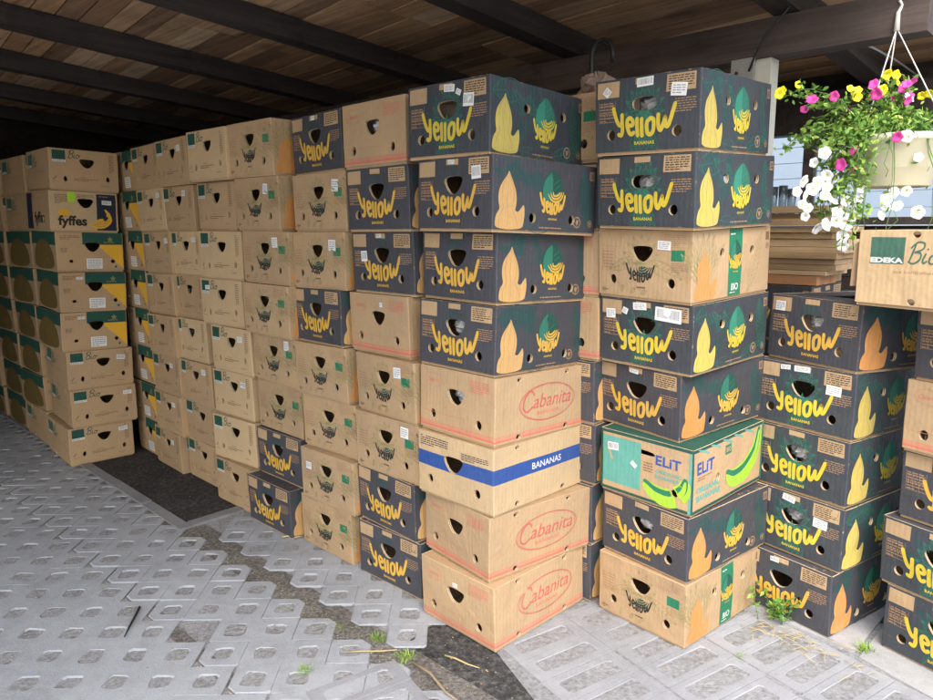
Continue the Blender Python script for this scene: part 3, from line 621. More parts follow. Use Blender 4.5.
# near vertical edge (x, y) of each carton on its level and the heading of its end face, degrees
FIT={
 'C00':(0.097,2.32,-44.4),'C01':(0.076,2.356,-38.2),'C02':(0.092,2.353,-45.6),'C03':(0.093,2.368,-44.2),'C04':(0.095,2.388,-44.9),'C05':(0.101,2.4,-42.5),'C06':(0.083,2.326,-41.2),'C07':(0.076,2.362,-46.2),
 'C10':(-0.188,2.684,-47.1),'C11':(-0.206,2.685,-42.9),'C12':(-0.187,2.668,-46.4),'C13':(-0.195,2.663,-42.7),'C14':(-0.22,2.724,-43.6),'C15':(-0.195,2.711,-44.5),'C16':(-0.208,2.696,-44.4),'C17':(-0.217,2.704,-44.8),
 'C20':(-0.513,2.99,-46.0),'C21':(-0.493,2.953,-47.0),'C22':(-0.477,2.985,-47.4),'C23':(-0.512,2.994,-46.0),'C24':(-0.531,3.013,-43.0),'C25':(-0.503,2.999,-46.4),'C26':(-0.489,2.991,-45.8),'C27':(-0.498,3.003,-43.4),
 'C30':(-0.852,3.266,-46.4),'C31':(-0.796,3.296,-46.9),'C32':(-0.783,3.296,-46.5),'C33':(-0.796,3.282,-45.1),'C34':(-0.81,3.245,-47.3),'C35':(-0.798,3.241,-47.2),'C36':(-0.835,3.266,-46.0),'C37':(-0.852,3.259,-46.3),
 'C40':(-1.122,3.563,-46.6),'C41':(-1.102,3.592,-51.3),'C42':(-1.108,3.604,-48.3),'C43':(-1.089,3.566,-48.1),'C44':(-1.13,3.603,-50.2),'C45':(-1.109,3.568,-50.3),'C46':(-1.136,3.595,-46.3),'C47':(-1.14,3.516,-47.2),
 'C50':(-1.43,3.946,-45.7),'C51':(-1.411,3.922,-46.4),'C52':(-1.428,3.918,-46.9),'C53':(-1.447,3.933,-46.3),'C54':(-1.449,3.946,-45.8),'C55':(-1.439,3.918,-45.7),'C56':(-1.459,3.914,-46.1),'C57':(-1.461,3.862,-45.3),
 'C60':(-1.753,4.209,-44.2),'C61':(-1.712,4.163,-45.0),'C62':(-1.697,4.146,-45.1),'C63':(-1.707,4.139,-44.9),'C64':(-1.699,4.151,-44.8),'C65':(-1.697,4.147,-44.6),'C66':(-1.716,4.158,-45.5),'C67':(-1.735,4.158,-44.8),
 'G0':(-2.523,4.357,-43.0),'G1':(-2.488,4.363,-42.0),'G2':(-2.491,4.359,-42.7),'G3':(-2.501,4.355,-45.2),'G4':(-2.494,4.365,-43.4),'G5':(-2.496,4.381,-44.6),'G6':(-2.502,4.364,-44.4),'G7':(-2.478,4.361,-43.5),
 'D0':(0.773,2.331,-40.1),'D1':(0.771,2.341,-37.7),'D2':(0.779,2.347,-42.4),'D3':(0.747,2.421,-36.8),'D4':(0.764,2.376,-41.2),'D5':(0.747,2.361,-40.7),'D6':(0.729,2.309,-41.3),'D7':(0.729,2.297,-45.1),
 'E0':(1.321,2.397,-38.9),'E1':(1.349,2.412,-33.5),'E2':(1.349,2.417,-33.5),'E3':(1.353,2.42,-33.5),'E4':(1.349,2.417,-25.0),}
TILT={'C0':(-2.65,.59),'D':(2.21,1.7),'E':(-1.5,.6),'G':(-2.63,.97),'C1':(0,-.34),'C2':(0,-.86),'C3':(0,.76),'C4':(0,.24),'C5':(0,-.47),'C6':(0,-1.32)}
def box_matrix(st,l,x,y,a,tilt=(0,0)):
    """(x, y) is the near vertical edge; a the heading from there along the end face"""
    a=R(a); f=min(1,l/3)*.8; t0,t1=R(tilt[0])*f,R(tilt[1])*f
    e=Vector((math.sin(a),math.cos(a),0)); d=Vector((math.cos(a),-math.sin(a),0))
    if st=='G':     # end face turned to the camera across the aisle
        xl=Vector((*d[:2],0)); yl=Vector((*e[:2],0)); t0,t1=-t1,t0
        sx,sy=R(tilt[0])*f,R(tilt[1])*f
        xl=Vector((*d[:2],sx)).normalized(); yl=Vector((*e[:2],sy)).normalized()
        c=Vector((x,y,l*BH))+xl*BW/2+yl*BL/2
    else:
        xl=Vector((-e.x,-e.y,-t1)).normalized(); yl=Vector((d.x,d.y,t0)).normalized()
        c=Vector((x,y,l*BH))-xl*BW/2+yl*BL/2
    zl=xl.cross(yl).normalized(); yl=zl.cross(xl)
    m=Matrix((xl,yl,zl)).transposed().to_4x4(); m.translation=c; return m
S_=lambda *a:list(a)
KINDS={ # level 7 (top) ... level 0 (floor)
 'C0':'B A A A red blue red red','C1':'red A A red bio bio A A','C2':'A bio bio A bio bio bio bio','C3':'bio bio bio bio bio bio A A',
 'C4':'sqp sq sqp sqp sqp sqp sqp sq','C5':'sq sq sqp sq sqp sq sq sq','C6':'sq sqp sq sq sq sq sq sq','G':'sq fy gy gy gy sq sq sq','D':'S S bio B O lime O bio','E':'O B B B O'}
STICK={'C07':[(.53,.224,.050,.024),(.64,.207,.024,.018,'paper',25),(.76,.178,.048,.042,'paper',3)],'C06':[(.475,.231,.032,.014),(.80,.192,.046,.042)],'C00':[(.50,.192,.026,.016)],
 'C15':[(.21,.150,.040,.042),(.47,.231,.03,.014)],'C14':[(.56,.205,.020,.018)],'C13':[(.74,.196,.046,.042)],'C12':[(.80,.205,.046,.044)],
 'C27':[(.475,.230,.026,.018)],'C26':[(.82,.190,.046,.050)],'C25':[(.79,.190,.050,.046)],'C21':[(.17,.168,.042,.034)],
 'C36':[(.74,.190,.040,.046)],'C35':[(.73,.195,.044,.046)],'C33':[(.82,.205,.040,.044)],
 'C47':[],'C46':[],'C44':[(.20,.200,.044,.022)],'C43':[(.76,.190,.046,.030)],'C42':[(.78,.190,.052,.030)],'C56':[(.72,.205,.040,.030)],'C57':[(.76,.190,.044,.032)],'C55':[(.80,.200,.052,.026)],'C52':[(.80,.196,.048,.032)],
 'C54':[(.08,.195,.044,.026)],'C66':[(.82,.205,.05,.026)],'C65':[(.86,.192,.048,.03)],'C62':[(.72,.19,.044,.026)],'C61':[(.74,.19,.046,.028)],'C60':[(.74,.185,.044,.030)],
 'G6':[(.315,.212,.044,.060,'sticker_lime',0),(.83,.186,.056,.026)],'G4':[(.30,.212,.040,.016)],'G3':[(.30,.212,.042,.018)],'G2':[(.81,.190,.052,.030)],'G1':[(.86,.196,.052,.026)],'G0':[(.84,.196,.056,.026)],
 'D7':[(.13,.205,.026,.026,'paper',42),(.50,.226,.060,.028),(.815,.190,.054,.040,'paper',6)],'D5':[(.73,.196,.052,.030,'paper',2)],
 'D4':[(.13,.188,.040,.034),(.29,.203,.024,.022,'paper',20),(.45,.224,.056,.026,'paper',-4),(.75,.205,.105,.048,'paper',2)],'D3':[(.47,.226,.04,.016)],
 'D2':[(.15,.185,.046,.030),(.385,.135,.028,.018,'paper',38)],'E4':[(.13,.205,.044,.036)],'E3':[(.31,.228,.04,.018),(.48,.230,.062,.022,'paper',-3),(.80,.172,.056,.036,'paper',2)],
 'E1':[(.45,.224,.052,.024,'paper',8),(.78,.165,.054,.036,'paper',3)],'E0':[(.42,.226,.036,.018)]}
BAG={'C03':4,'C04':5,'D7':6,'D6':7,'E4':8,'C17':9,'E2':11,'E1':12,'D1':13,'F4':14,'C31':15}
WALL={'C0':'the corner stack','D':'tall stack past the gap','E':'five-high stack by the weeds','G':'lone stack across the aisle'}
for i,wd in enumerate(('second','third','fourth','fifth','sixth','seventh','eighth')): WALL['C%d'%(i+1)]='%s wall stack from the corner'%wd
def lab(kind,st,l,top):
    o=('top one' if l==top else 'bottom one' if l==0 else ORD[top-l+1]+' from top')
    s=WALL[st]
    if st=='C0' or st[0]!='C': return '%s, %s, %s'%(LOOK[kind],o,s)
    return '%s, %s, %s'%(LOOK[kind],o,s)
for st,ks in KINDS.items():
    ks=ks.split(); top=len(ks)-1
    for i,k in enumerate(ks):
        l=top-i; key='%s%d'%(st,l); x,y,a=FIT[key]
        if st=='E' and l<4: a=-33.5; x+= .0
        make_box(k,box_matrix(st,l,x,y,a,TILT[st]),lab(k,st,l,top),STICK.get(key,()),BAG.get(key))
# eighth wall stack, behind the lone stack
WALL['C7']='eighth wall stack from the corner'
for l in range(8):
    c=uv(4.575+random.uniform(-.015,.015),1.845+random.uniform(-.012,.012)); make_box('gy',box_matrix('C7',l,c.x,c.y,-44.5),lab('gy','C7',l,7))
# stack in the gap behind the corner stack
WALL['M']='the stack inside the corner gap'
for l,k in enumerate('A A A A red red A bio'.split()):
    x,y=.496,2.668; make_box(k,box_matrix('M',l,x+random.uniform(-.006,.006),y+(.0 if l<7 else .0),-45+random.uniform(-1,1)),lab(k,'M',l,7))
# five cartons with the big green-square carton on top
WALL['F']='stack under the green-square carton'
for l,(x,y,k) in enumerate([(1.494,2.356,'B'),(1.470,2.374,'B'),(1.512,2.366,'O'),(1.482,2.345,'red'),(1.494,2.341,'O')]):
    a=R(-28); x+=-math.sin(a)*BW; y+=-math.cos(a)*BW
    make_box(k,box_matrix('F',l,x,y,-28+random.uniform(-1,1)),lab(k,'F',l,4),(),BAG.get('F%d'%l))
a=R(-28); yl=Vector((math.sin(a),math.cos(a),0)); c=Vector((1.30,2.385,5*BH+.001))     # turned with its long side to the camera
xl=Vector((math.cos(a),-math.sin(a),0)); m=Matrix((xl*-1,yl*-1,Vector((0,0,1)))).transposed().to_4x4(); m.translation=c-yl*BL/2+xl*BW/2
big=make_box('sqp',m,'pale carton showing its long side with large green square, under the flowers')
fl=MB(); fl.add([(BW/2-.05,-BL/2-.002,.06),(BW/2-.01,-BL/2-.022,.06),(BW/2-.01,-BL/2-.018,.20),(BW/2-.05,-BL/2-.002,.22),(BW/2-.05,-BL/2-.006,.06),(BW/2-.01,-BL/2-.026,.06),(BW/2-.01,-BL/2-.022,.20),(BW/2-.05,-BL/2-.006,.22)],
  [(0,1,2,3),(7,6,5,4),(0,4,5,1),(1,5,6,2),(2,6,7,3),(3,7,4,0)],'kraft_dull'); fl.build('torn_flap',big)
# support of the wooden boards
WALL['N']='low stack under the wooden boards'
for l in range(5):
    m=Matrix.Rotation(ROT,4,'Z'); p=uv(1.33,3.46,l*BH); m.translation=p
    m=Matrix.Translation(p)@Matrix.Rotation(ROT,4,'Z')
    make_box('A',m,lab('A','N',l,4))
# dim stacks behind the lone stack
for q in range(3):
    st='K%d'%q; WALL[st]='%s dim stack behind lone stack'%('first','second','third')[q]
    for l in range(8):
        k='sq' if l>=6 or (q==0 and l==0) else 'gy'
        c=uv(5.44+.575*q+random.uniform(-.02,.02),1.44+random.uniform(-.015,.02)); make_box(k,box_matrix('G',l,c.x,c.y,-46+random.uniform(-1.5,1.5)),lab(k,st,l,7))

# ---------------- ground ----------------
g=MB(); g.add([(-80,-80,-.0065),(80,-80,-.0065),(80,80,-.0065),(-80,80,-.0065)],[(0,1,2,3)],'joint_fill'); tag(g.build('ground'),kind='structure')
def cell(mb,c,hx,hy,ox,oy,ax,zt,mat,ch=(0,0,0,0),ob=.0045):
    """one paver cell: outer half sizes ox, oy, recess half sizes hx, hy, chamfered outer corners"""
    ax=Vector((*ax,0)).normalized(); ay=Vector((-ax.y,ax.x,0)); c=Vector((c.x,c.y,0))
    out=[]
    for i,(sx,sy) in enumerate(((1,1),(-1,1),(-1,-1),(1,-1))):
        k=ch[i]; a=[(sx*ox,sy*(oy-k)),(sx*(ox-k),sy*oy)]
        if i%2: a=a[::-1]
        out+=a
    inn=[]
    for sx,sy in ((1,1),(-1,1),(-1,-1),(1,-1)):
        r=.012; a=[(sx*hx,sy*(hy-r)),(sx*(hx-r),sy*hy)]
        if sx*sy<0: a=a[::-1]
        inn+=a
    b=.003; jit=[random.uniform(-.004,.004) for _ in inn]
    W=lambda p,z: c+ax*p[0]+ay*p[1]+Vector((0,0,z))
    def sc(p,d,ex,ey): return (p[0]*(1+d/ex),p[1]*(1+d/ey))
    L=[[W(sc(p,-ob,ox,oy),zt) for p in out],[W(p,zt-ob) for p in out],[W(p,-.03) for p in out],
       [W((p[0]+(1 if p[0]>0 else -1)*(b+jit[i]),p[1]+(1 if p[1]>0 else -1)*(b+jit[i])),zt) for i,p in enumerate(inn)],[W((p[0]+(1 if p[0]>0 else -1)*jit[i]*.6,p[1]+(1 if p[1]>0 else -1)*jit[i]*.6),zt-b*1.3) for i,p in enumerate(inn)],[W((p[0]*.93,p[1]*.93),-.03) for p in inn]]
    vs=[v for l in L for v in l]; fs=[]
    for k in range(8):
        n=(k+1)%8
        fs+=[(k,n,8+n,8+k),(8+k,8+n,16+n,16+k),(k,24+k,24+n,n),(24+k,32+k,32+n,24+n),(32+k,40+k,40+n,32+n)]
    mb.add(vs,fs,mat)
    if random.random()<.75:
        zf=random.uniform(-.0055,-.0008); mb.add([W((p[0]*1.04,p[1]*1.04),zf+random.uniform(-.0012,.0012)) for p in inn],[tuple(range(8))],'joint_fill' if mat=='paver' else 'joint_pale')
def cinfo(u,v): return uv(u,v)
pv=MB(); p=.1075*math.sqrt(2)/2*1.0
DU,DV=.2135,.10675
rows=[]
hp=.0755   # half cell along the diagonal axes
diag=(uv(1,1)-uv(0,0)).normalized()
def lat(v0,nr,u0,u1,off,tight=True,front=False,back=False,zj=.003):
    for r in range(nr):
        v=v0+DV*r; n=int((u1-u0)/DU)
        tu=random.uniform(-zj,zj)
        for k in range(n):
            u=u0+DU*k+(DU/2 if (r+off)%2 else 0)
            if random.random()<.012 and tight: continue
            unit=int((u-.2)/.64); rr=random.Random(unit*13+int(v0*10)); z=rr.uniform(-.0018,.0018)
            ch=[.003]*4
            if front and r==0: ch=[.003,.030,.030,.030]
            if back and r==nr-1: ch=[.030,.030,.003,.030]
            if front and r==0: ch=[.010,.036,.010,.003]
            if back and r==nr-1: ch=[.010,.003,.010,.036]
            o=hp
            cell(pv,uv(u,v),.034+random.uniform(-.003,.003),.034+random.uniform(-.003,.003),o,o,(diag.x,diag.y),z,'paver',ch,.0045 if (front and r==0) or (back and r==nr-1) else .00012)
lat(-.115,11,-.2,7.4,0,True,False,False)      # near band, up to the crack at v = .955
lat(1.070,4,-.2,7.2,1,True,True,True)         # middle band
lat(1.598,8,1.86,3.38,0,False,True,False)     # band along the wall
pvo=pv.build('paving'); tag(pvo,kind='structure')
# slotted pavers on the side of the five-high stack
p2=MB(); aa=Vector((-.235,.972,0)); 
A2=(uv(aa.x,aa.y)).normalized(); 
def loc2(i,j): return uv(.900+.124*i+(-.078)*j, 2.128+.032*i+.330*j)
for j in range(-5,2):
    for i in range(-13,8):
        c=loc2(i,j); u=.900+.124*i-.078*j; v=2.128+.032*i+.330*j
        if v<1.16+.0*u or v>2.74 or u>1.86: continue
        dd=(u-1.52)*(-.08)+(v-1.763)*(-.287)    # keep clear of the dark strip
        s=( (u-1.233)*(1.763-1.683)-(v-1.683)*(1.52-1.233) )
        if 1.47<v<1.78+.25*max(0,u-1.3) and u>1.0: continue
        if v<=1.47 and u<1.0 and False: continue
        unit=(i//3)*7+j; rr=random.Random(unit); z=.0+rr.uniform(-.001,.0015); jy=rr.uniform(-.006,.006)
        e=.0012 if i%3 in(0,2) else .0
        cell(p2,c+A2*jy,.118+random.uniform(-.006,.004),.036+random.uniform(-.003,.003),.164,.0632-e/2,(A2.x,A2.y),z,'paver_pale',(0,0,0,0),.0009)
p2.add([uv(a,b,-.0028) for a,b in ((-.6,1.60),(1.2,1.60),(1.62,1.78),(1.86,2.0),(1.86,2.9),(-.6,2.9))],[tuple(range(6))],'joint_pale'); p2.build('slotted_paving'); tag(bpy.data.objects['slotted_paving'],kind='structure')
st=MB(); q=[(1.86,1.80),(1.82,1.47),(.6,1.44),(.6,1.66),(1.15,1.66),(1.56,1.80)]
st.add([uv(a,b,-.006) for a,b in q],[tuple(range(6))],'bitumen'); tag(st.build('bitumen_strip'),kind='structure')
sl_=MB()
def prism(mb,q,z0,z1,mat):
    n=len(q); mb.add([uv(a,b,z0) for a,b in q]+[uv(a,b,z1) for a,b in q],[tuple(range(n,2*n)),tuple(range(n-1,-1,-1))]+[(i,(i+1)%n,n+(i+1)%n,n+i) for i in range(n)],mat)
prism(sl_,[(.62,2.615),(.60,3.3),(1.75,3.4),(1.75,2.78)],-.03,.004,'slab_pale'); prism(sl_,[(.60,2.60),(.10,2.43),(.10,3.2),(.585,3.2)],-.03,.002,'slab_pale')
tag(sl_.build('slab_path'),kind='structure')
gv=MB(); gv.add([uv(a,b,-.0045) for a,b in ((-.5,1.40),(7,1.40),(7,1.434),(3.39,1.434),(3.39,1.56),(-.5,1.56))],[tuple(range(6))],'gravel'); gv.add([uv(a,b,-.0050) for a,b in ((-.2,.985),(6,.985),(6,1.04),(-.2,1.04))],[(0,1,2,3)],'gravel'); tag(gv.build('gravel_joint'),kind='structure')
rb=MB(); prism(rb,[(3.47,1.50),(3.47,2.2),(7.6,2.2),(7.6,1.50)],-.02,.0005,'rubber'); prism(rb,[(-.5,3.0),(-.5,4.25),(7.6,4.25),(7.6,2.205),(3.2,2.205),(2.6,2.45),(1.8,2.8)],-.02,-.004,'rubber')
tag(rb.build('rubber_floor'),kind='structure')
kb=MB()
u=3.40
while u<7.3:
    l=.50+random.uniform(-.02,.02); prism(kb,[(u,1.435),(u+l-.008,1.435),(u+l-.008,1.495),(u,1.495)],-.03,.006+random.uniform(-.003,.003),'kerb_stone'); u+=l
prism(kb,[(3.395,1.50),(3.46,1.50),(3.46,1.83),(3.395,1.83)],-.03,.007,'kerb_stone')
tag(kb.build('kerb'),kind='structure')
# ---------------- roof ----------------
AR,SL=2.536,.08
def rob(name,mb,parent=None): o=mb.build(name,parent,(0,0,0),ROT if not parent else 0); return o
roof=empty('shed_roof',(0,0,0),ROT); tag(roof,'low lean-to roof of brown boards on dark timber rafters over the cartons','roof')
b=MB(); v=-4.4
HR=.10
while v<4.35:
    wd=random.uniform(.095,.135); y=.66+random.uniform(0,.02)
    while y<8.0:
        l=random.uniform(.98,2.95); l=round(l/.98)*.98; y1=min(8.0,y+l)
        dz=random.uniform(0,.006)
        k0=len(b.v); b.box((v,y,AR+HR+dz),(v+wd-.008,y1-.004,AR+HR+.022+dz),'board_%d'%random.choice([0,0,1,1,2,3,3,4,5]),SL)
        b.v[k0:]=[(q[0]+.105*(q[1]-.66),q[1],q[2]-SL*.105*(q[1]-.66)) for q in b.v[k0:]]   # the boards lie slightly askew
        if b.v[k0][0]>4.5 or b.v[k0+4][0]<-2.4: del b.v[k0:]; del b.f[-6:]; del b.m[-6:]; del b.smooth[-6:]
        y=y1
    v+=wd
b.build('roof_boards',roof)
cv=MB(); cv.box((-2.4,.62,AR+HR+.032),(4.45,8.05,AR+HR+.045),'dark_metal',SL); cv.build('roof_cover',roof)
for u in (1.14,2.145,3.12,4.10,5.05,6.03,7.0):
    r_=MB(); r_.box((-2.4,u-.05,AR),(4.40,u+.05,AR+HR),'beam_dark',SL); r_.build('rafter',roof)
r_=MB(); r_.box((2.95,.66,2.150),(3.06,7.6,AR-.08*3.02),'beam_long'); r_.build('purlin',roof)
r_=MB(); r_.box((4.15,.45,1.985),(4.28,7.7,AR-SL*4.28-.002),'beam_dark'); r_.build('wall_plate',roof)
# back wall with the glazed opening, and the closed far end
bw=empty('back_wall',(0,0,0),ROT); tag(bw,'dark board wall with a strip of windows behind the stacks','wall')
m_=MB()
def planks(x0,x1,y0,y1,z0,z1,along):
    z=z0
    while z<z1-.01:
        h=min(random.uniform(.12,.16),z1-z)
        m_.box((x0+random.uniform(0,.004),y0,z),(x1,y1,z+h-.004),'wall_wood'); z+=h
planks(4.17,4.24,.45,7.6,-.02,1.495,0); planks(4.17,4.24,2.32,7.6,1.495,1.985,0)
m_.build('wall_boards',bw)
m_=MB(); m_.box((4.13,.45,1.497),(4.30,2.32,1.535),'beam_dark'); m_.build('window_sill',bw)
for y in (.45,1.405,2.26):
    m_=MB(); m_.box((4.165,y,1.536),(4.225,y+.058,1.984),'beam_long'); m_.build('window_post',bw)
for y0,y1 in ((.51,1.403),(1.465,2.258)):
    f=MB(); f.box((4.205,y0,1.537),(4.209,y1,1.983),'pane_glass'); f.build('window_pane',bw)
ew=MB(); z=-.02
while z<2.6: ew.box((-3.5,7.62,z),(4.3,7.67,z+.148),'wall_wood'); z+=.15
fw=MB(); z=-.02  # unseen wall, added to block daylight from the lone and dim stacks
while z<2.55: fw.box((-1.36,4.1,z),(-1.31,7.6,z+.148),'wall_wood'); z+=.15
tag(rob('added_shade_wall',fw),'unseen dark board wall added to keep light off the dim stacks','wall')
r_=MB(); r_.box((4.29,.45,1.99),(4.31,7.7,AR+HR-SL*4.3+.02),'beam_dark'); r_.build('eaves_board',roof)
tag(rob('end_wall',ew),'dark board wall closing the far end of the shelter','wall')
fc=MB(); z=0
while z<4.2: fc.box((7.5+random.uniform(0,.004),-3.5,z),(7.6,4.5,z+.145),'facade_white'); z+=.15
tag(rob('neighbour_facade',fc),'pale blue-white boarded facade seen through the shed windows','facade')
# white post with steel bracket, pipe with a bent top, cables
po=empty('roof_post',(0,0,0),ROT); tag(po,'cream post with a steel bracket under the long beam','post')
m_=MB(); m_.box((2.965,1.19,-.02),(3.045,1.25,2.149),'white_paint'); m_.box((2.955,1.185,1.70),(2.964,1.285,2.135),'white_paint'); m_.build('shaft',po)
m_=MB(); m_.box((2.93,1.245,2.02),(2.949,1.335,2.152),'galvanised'); m_.tube([(2.93,1.27,2.07),(2.922,1.27,2.07)],.006,'dark_metal'); m_.tube([(2.93,1.31,2.10),(2.922,1.31,2.10)],.006,'dark_metal'); m_.build('bracket',po)
m_=MB(); P=[(2.60,1.780,-.02),(2.60,1.780,1.5),(2.60,1.782,2.19)]
P+=[(2.60,1.732+.050*math.cos(t),2.19+.055*math.sin(t)) for t in [PI*k/10 for k in range(1,11)]]+[(2.60,1.682,2.15)]
m_.tube(P,.009,'dark_metal',10); tag(rob('bent_pipe',m_),'dark pipe with a hooked top rising behind the corner gap','pipe')
m_=MB(); m_.tube([(2.90,1.09,2.33),(2.90,1.12,2.29),(2.90,1.19,2.22),(2.915,1.235,2.15),(2.925,1.26,2.10)],.004,'dark_metal',6); tag(rob('cable',m_),'thin black cable running down from the beam to the bracket','cable')
m_=MB(); m_.tube([(3.02,.98,2.275),(3.1,.985,2.25),(3.3,.99,2.235),(3.5,.975,2.235),(3.75,.955,2.225),(4.1,.93,2.195)],.0045,'galvanised',6); tag(rob('cable',m_),'pale wavy cable under the rafter above the flowers','cable')
# plastic lying on the gap stack
bm=MB(); rg=random.Random(3); n=16; vs=[]
for j in range(n//2+1):
    for i in range(n):
        t=2*PI*i/n; f=math.sin(PI*(j+.6)/(n/2+1.2)); r=.050*f*(1+.2*math.sin(3*t+j))*rg.uniform(.75,1.2); vs.append((r*math.cos(t),r*1.3*math.sin(t),.10*j/(n/2)*rg.uniform(.8,1.2)))
bm.add(vs,[(j*n+i,j*n+(i+1)%n,(j+1)*n+(i+1)%n,(j+1)*n+i) for j in range(n//2) for i in range(n)]+[tuple((n//2)*n+k for k in range(n))],'bag_film')
o=bm.build('plastic_bag',None,uv(1.655,2.44,8*BH+.003),ROT); tag(o,'crumpled brownish plastic bag on the stack in the corner gap','plastic bag')
# boards stacked on the low stack
z=5*BH+.002; ends=[1.06,1.03,.995,1.0,.99,.965,.955,1.02,.985,1.045,1.06,1.04]; ths=[.040,.020,.022,.022,.024,.022,.030,.026,.024,.030,.022,.028]
adj=['reddish','thin','brown','thin pale','grey-brown','dull','long pale','short','dark-edged','warm brown','thick','pale']
for i,(e,t) in enumerate(zip(ends,ths)):
    pb=MB(); x0=3.30+random.uniform(-.015,.02); pb.box((x0,e,z),(x0+random.uniform(.22,.30),e+random.uniform(.95,1.15),z+t),'plank_%d'%(3 if i==0 else random.choice([0,1,2,0])),0,.0015)
    if i%2==0: pb.box((x0+.31,e+.02,z),(x0+.40,e+.9,z+t-.002),'plank_1')
    tag(rob('wooden_board',pb),'%s wooden board, %s of the board pile behind the cartons'%(adj[i],('bottom' if i==0 else 'top' if i==11 else ['','second','third','fourth','fifth','sixth','seventh','eighth','ninth','tenth','eleventh'][i]+' from bottom')),'board','boards piled beside the window'); z+=t+.003
# glasses / bottles on the sill
for i in range(9):
    bt=MB(); h=random.uniform(.15,.18); r=.024
    bt.lathe([(0,0),(r*.80,0),(r*.84,.006),(r*.9,h*.5),(r,h),(r*.93,h),(r*.83,h*.5),(r*.76,.012),(0,.012)],'glass_bottle',16)
    o=bt.build('glass_tumbler',None,uv(1.50+.052*i+random.uniform(-.005,.005),4.15,1.536)); tag(o,'tall clear glass standing in the row on the window sill','glass','tall glasses on the sill')
# ---------------- hanging basket ----------------
CX,CY,CZ=1.515,2.60,1.628
bk=empty('hanging_basket',(CX,CY,CZ)); tag(bk,'cream hanging pot overflowing with white, pink and yellow petunias','hanging plant')
m_=MB(); m_.lathe([(0,.004),(.105,.004),(.112,0),(.118,.004),(.135,.060),(.139,.062),(.152,.150),(.160,.152),(.162,.172),(.157,.174),(.150,.165),(.140,.15),(0,.145)],'pot_plastic',48); m_.build('pot',bk)
hk=Vector((-.010,.04,.545))
for a in (200,320,80):
    m_=MB(); m_.tube([(.157*math.cos(R(a)),.157*math.sin(R(a)),.172),tuple(hk)],.0022,'string_white',6); m_.build('string',bk)
m_=MB(); m_.tube([hk+Vector((0,0,-.01)),hk+Vector((0,0,.05)),hk+Vector((.012,0,.075)),hk+Vector((.0,0,.09))],[.010,.007,.005,.005],'string_white',8); m_.build('hook',bk)
rg=random.Random(11)
# trailing stems: start above the rim, spill to the camera's side and down
stems=[]
def stem(a,reach,drop,rise=.06,side=None):
    d=Vector((math.cos(R(a)),math.sin(R(a)),0)); p=[Vector((0,0,.15))+d*.08]; n=9
    for i in range(1,n+1):
        t=i/n; p.append(Vector((d.x*(.08+reach*min(1,t*1.35)),d.y*(.08+reach*min(1,t*1.35)),.16+rise*math.sin(PI*min(1,t*1.2))-drop*max(0,t-.22)**1.25*1.4))+Vector((rg.gauss(0,.010),rg.gauss(0,.010),rg.gauss(0,.006))))
    return p
for i in range(34): stems.append(stem(rg.gauss(198,34),rg.uniform(.09,.19),rg.uniform(.12,.37)))
for i in range(12): stems.append(stem(rg.uniform(150,215),rg.uniform(.16,.29),rg.uniform(-.05,.07),.04))
for i in range(12): stems.append(stem(rg.uniform(0,360),rg.uniform(.05,.15),rg.uniform(-.10,.04),.05))
for i in range(8): stems.append(stem(rg.uniform(-60,30),rg.uniform(.12,.18),rg.uniform(.05,.16)))
for i in range(5): stems.append(stem(rg.gauss(262,16),rg.uniform(.09,.13),rg.uniform(.15,.36),.02))
for x,z in ((-.43,.31),(-.41,.325),(-.385,.33),(-.35,.28),(-.325,.265),(-.27,.29),(-.19,.31),(-.15,.325),(-.12,.30),(-.08,.30),(-.06,.37),(-.02,.32),(0,.375),(0,.34),(-.17,.26),(-.1,.22),(.05,.26),(.1,.24),(-.05,.25),(-.2,.22),(-.3,.24)):
    a_=Vector((x*.25,rg.uniform(-.03,.03),.15)); b_=Vector((x,rg.uniform(-.08,-.01),z-.005)); stems.append([a_.lerp(b_,t)+Vector((0,0,.05*math.sin(PI*t)))+Vector((rg.gauss(0,.006),rg.gauss(0,.006),0)) for t in [k/8 for k in range(9)]])
m_=MB()
for s in stems[:54]+stems[-21:]: m_.tube(s,[.0022]*6+[.0014]*(len(s)-6),'stem_green',4)
m_.build('stems',bk)
lf=[MB()]
def leafface(mb,p,d,l,w,mat):
    d=d.normalized(); s=d.cross(Vector((rg.gauss(0,1),rg.gauss(0,1),rg.gauss(0,1)))).normalized(); n_=s.cross(d)*.18
    vs=[p,p+d*l*.35+s*w*.5+n_*l*.3,p+d*l*.75+s*w*.38+n_*l*.2,p+d*l,p+d*l*.75-s*w*.38+n_*l*.2,p+d*l*.35-s*w*.5+n_*l*.3,p+d*l*.5]
    mb.add(vs,[(0,1,6),(1,2,6),(2,3,6),(3,4,6),(4,5,6),(5,0,6)],mat)
fol=MB()
for s in stems:
    for i in range(1,len(s)):
        for k in range(rg.randint(4,8)):
            t=rg.random(); p=s[i-1].lerp(s[i],t)+Vector((rg.gauss(0,.010),rg.gauss(0,.010),rg.gauss(0,.010)))
            if p.xy.length<.150 and .0<p.z<.16: continue
            if p.x>-.13 and p.y<-.02 and p.z<.165 and rg.random()<.9: continue
            if p.x>-.10 and p.y<-.02 and p.z<.2 and rg.random()<.5: continue
            d=Vector((rg.gauss(0,1),rg.gauss(0,1),rg.gauss(.25,.8)))
            leafface(fol,p,d,rg.uniform(.014,.030),rg.uniform(.007,.015),'leaf_%d'%rg.choice([0,0,1,2,2,3]))
fol.build('foliage',bk)
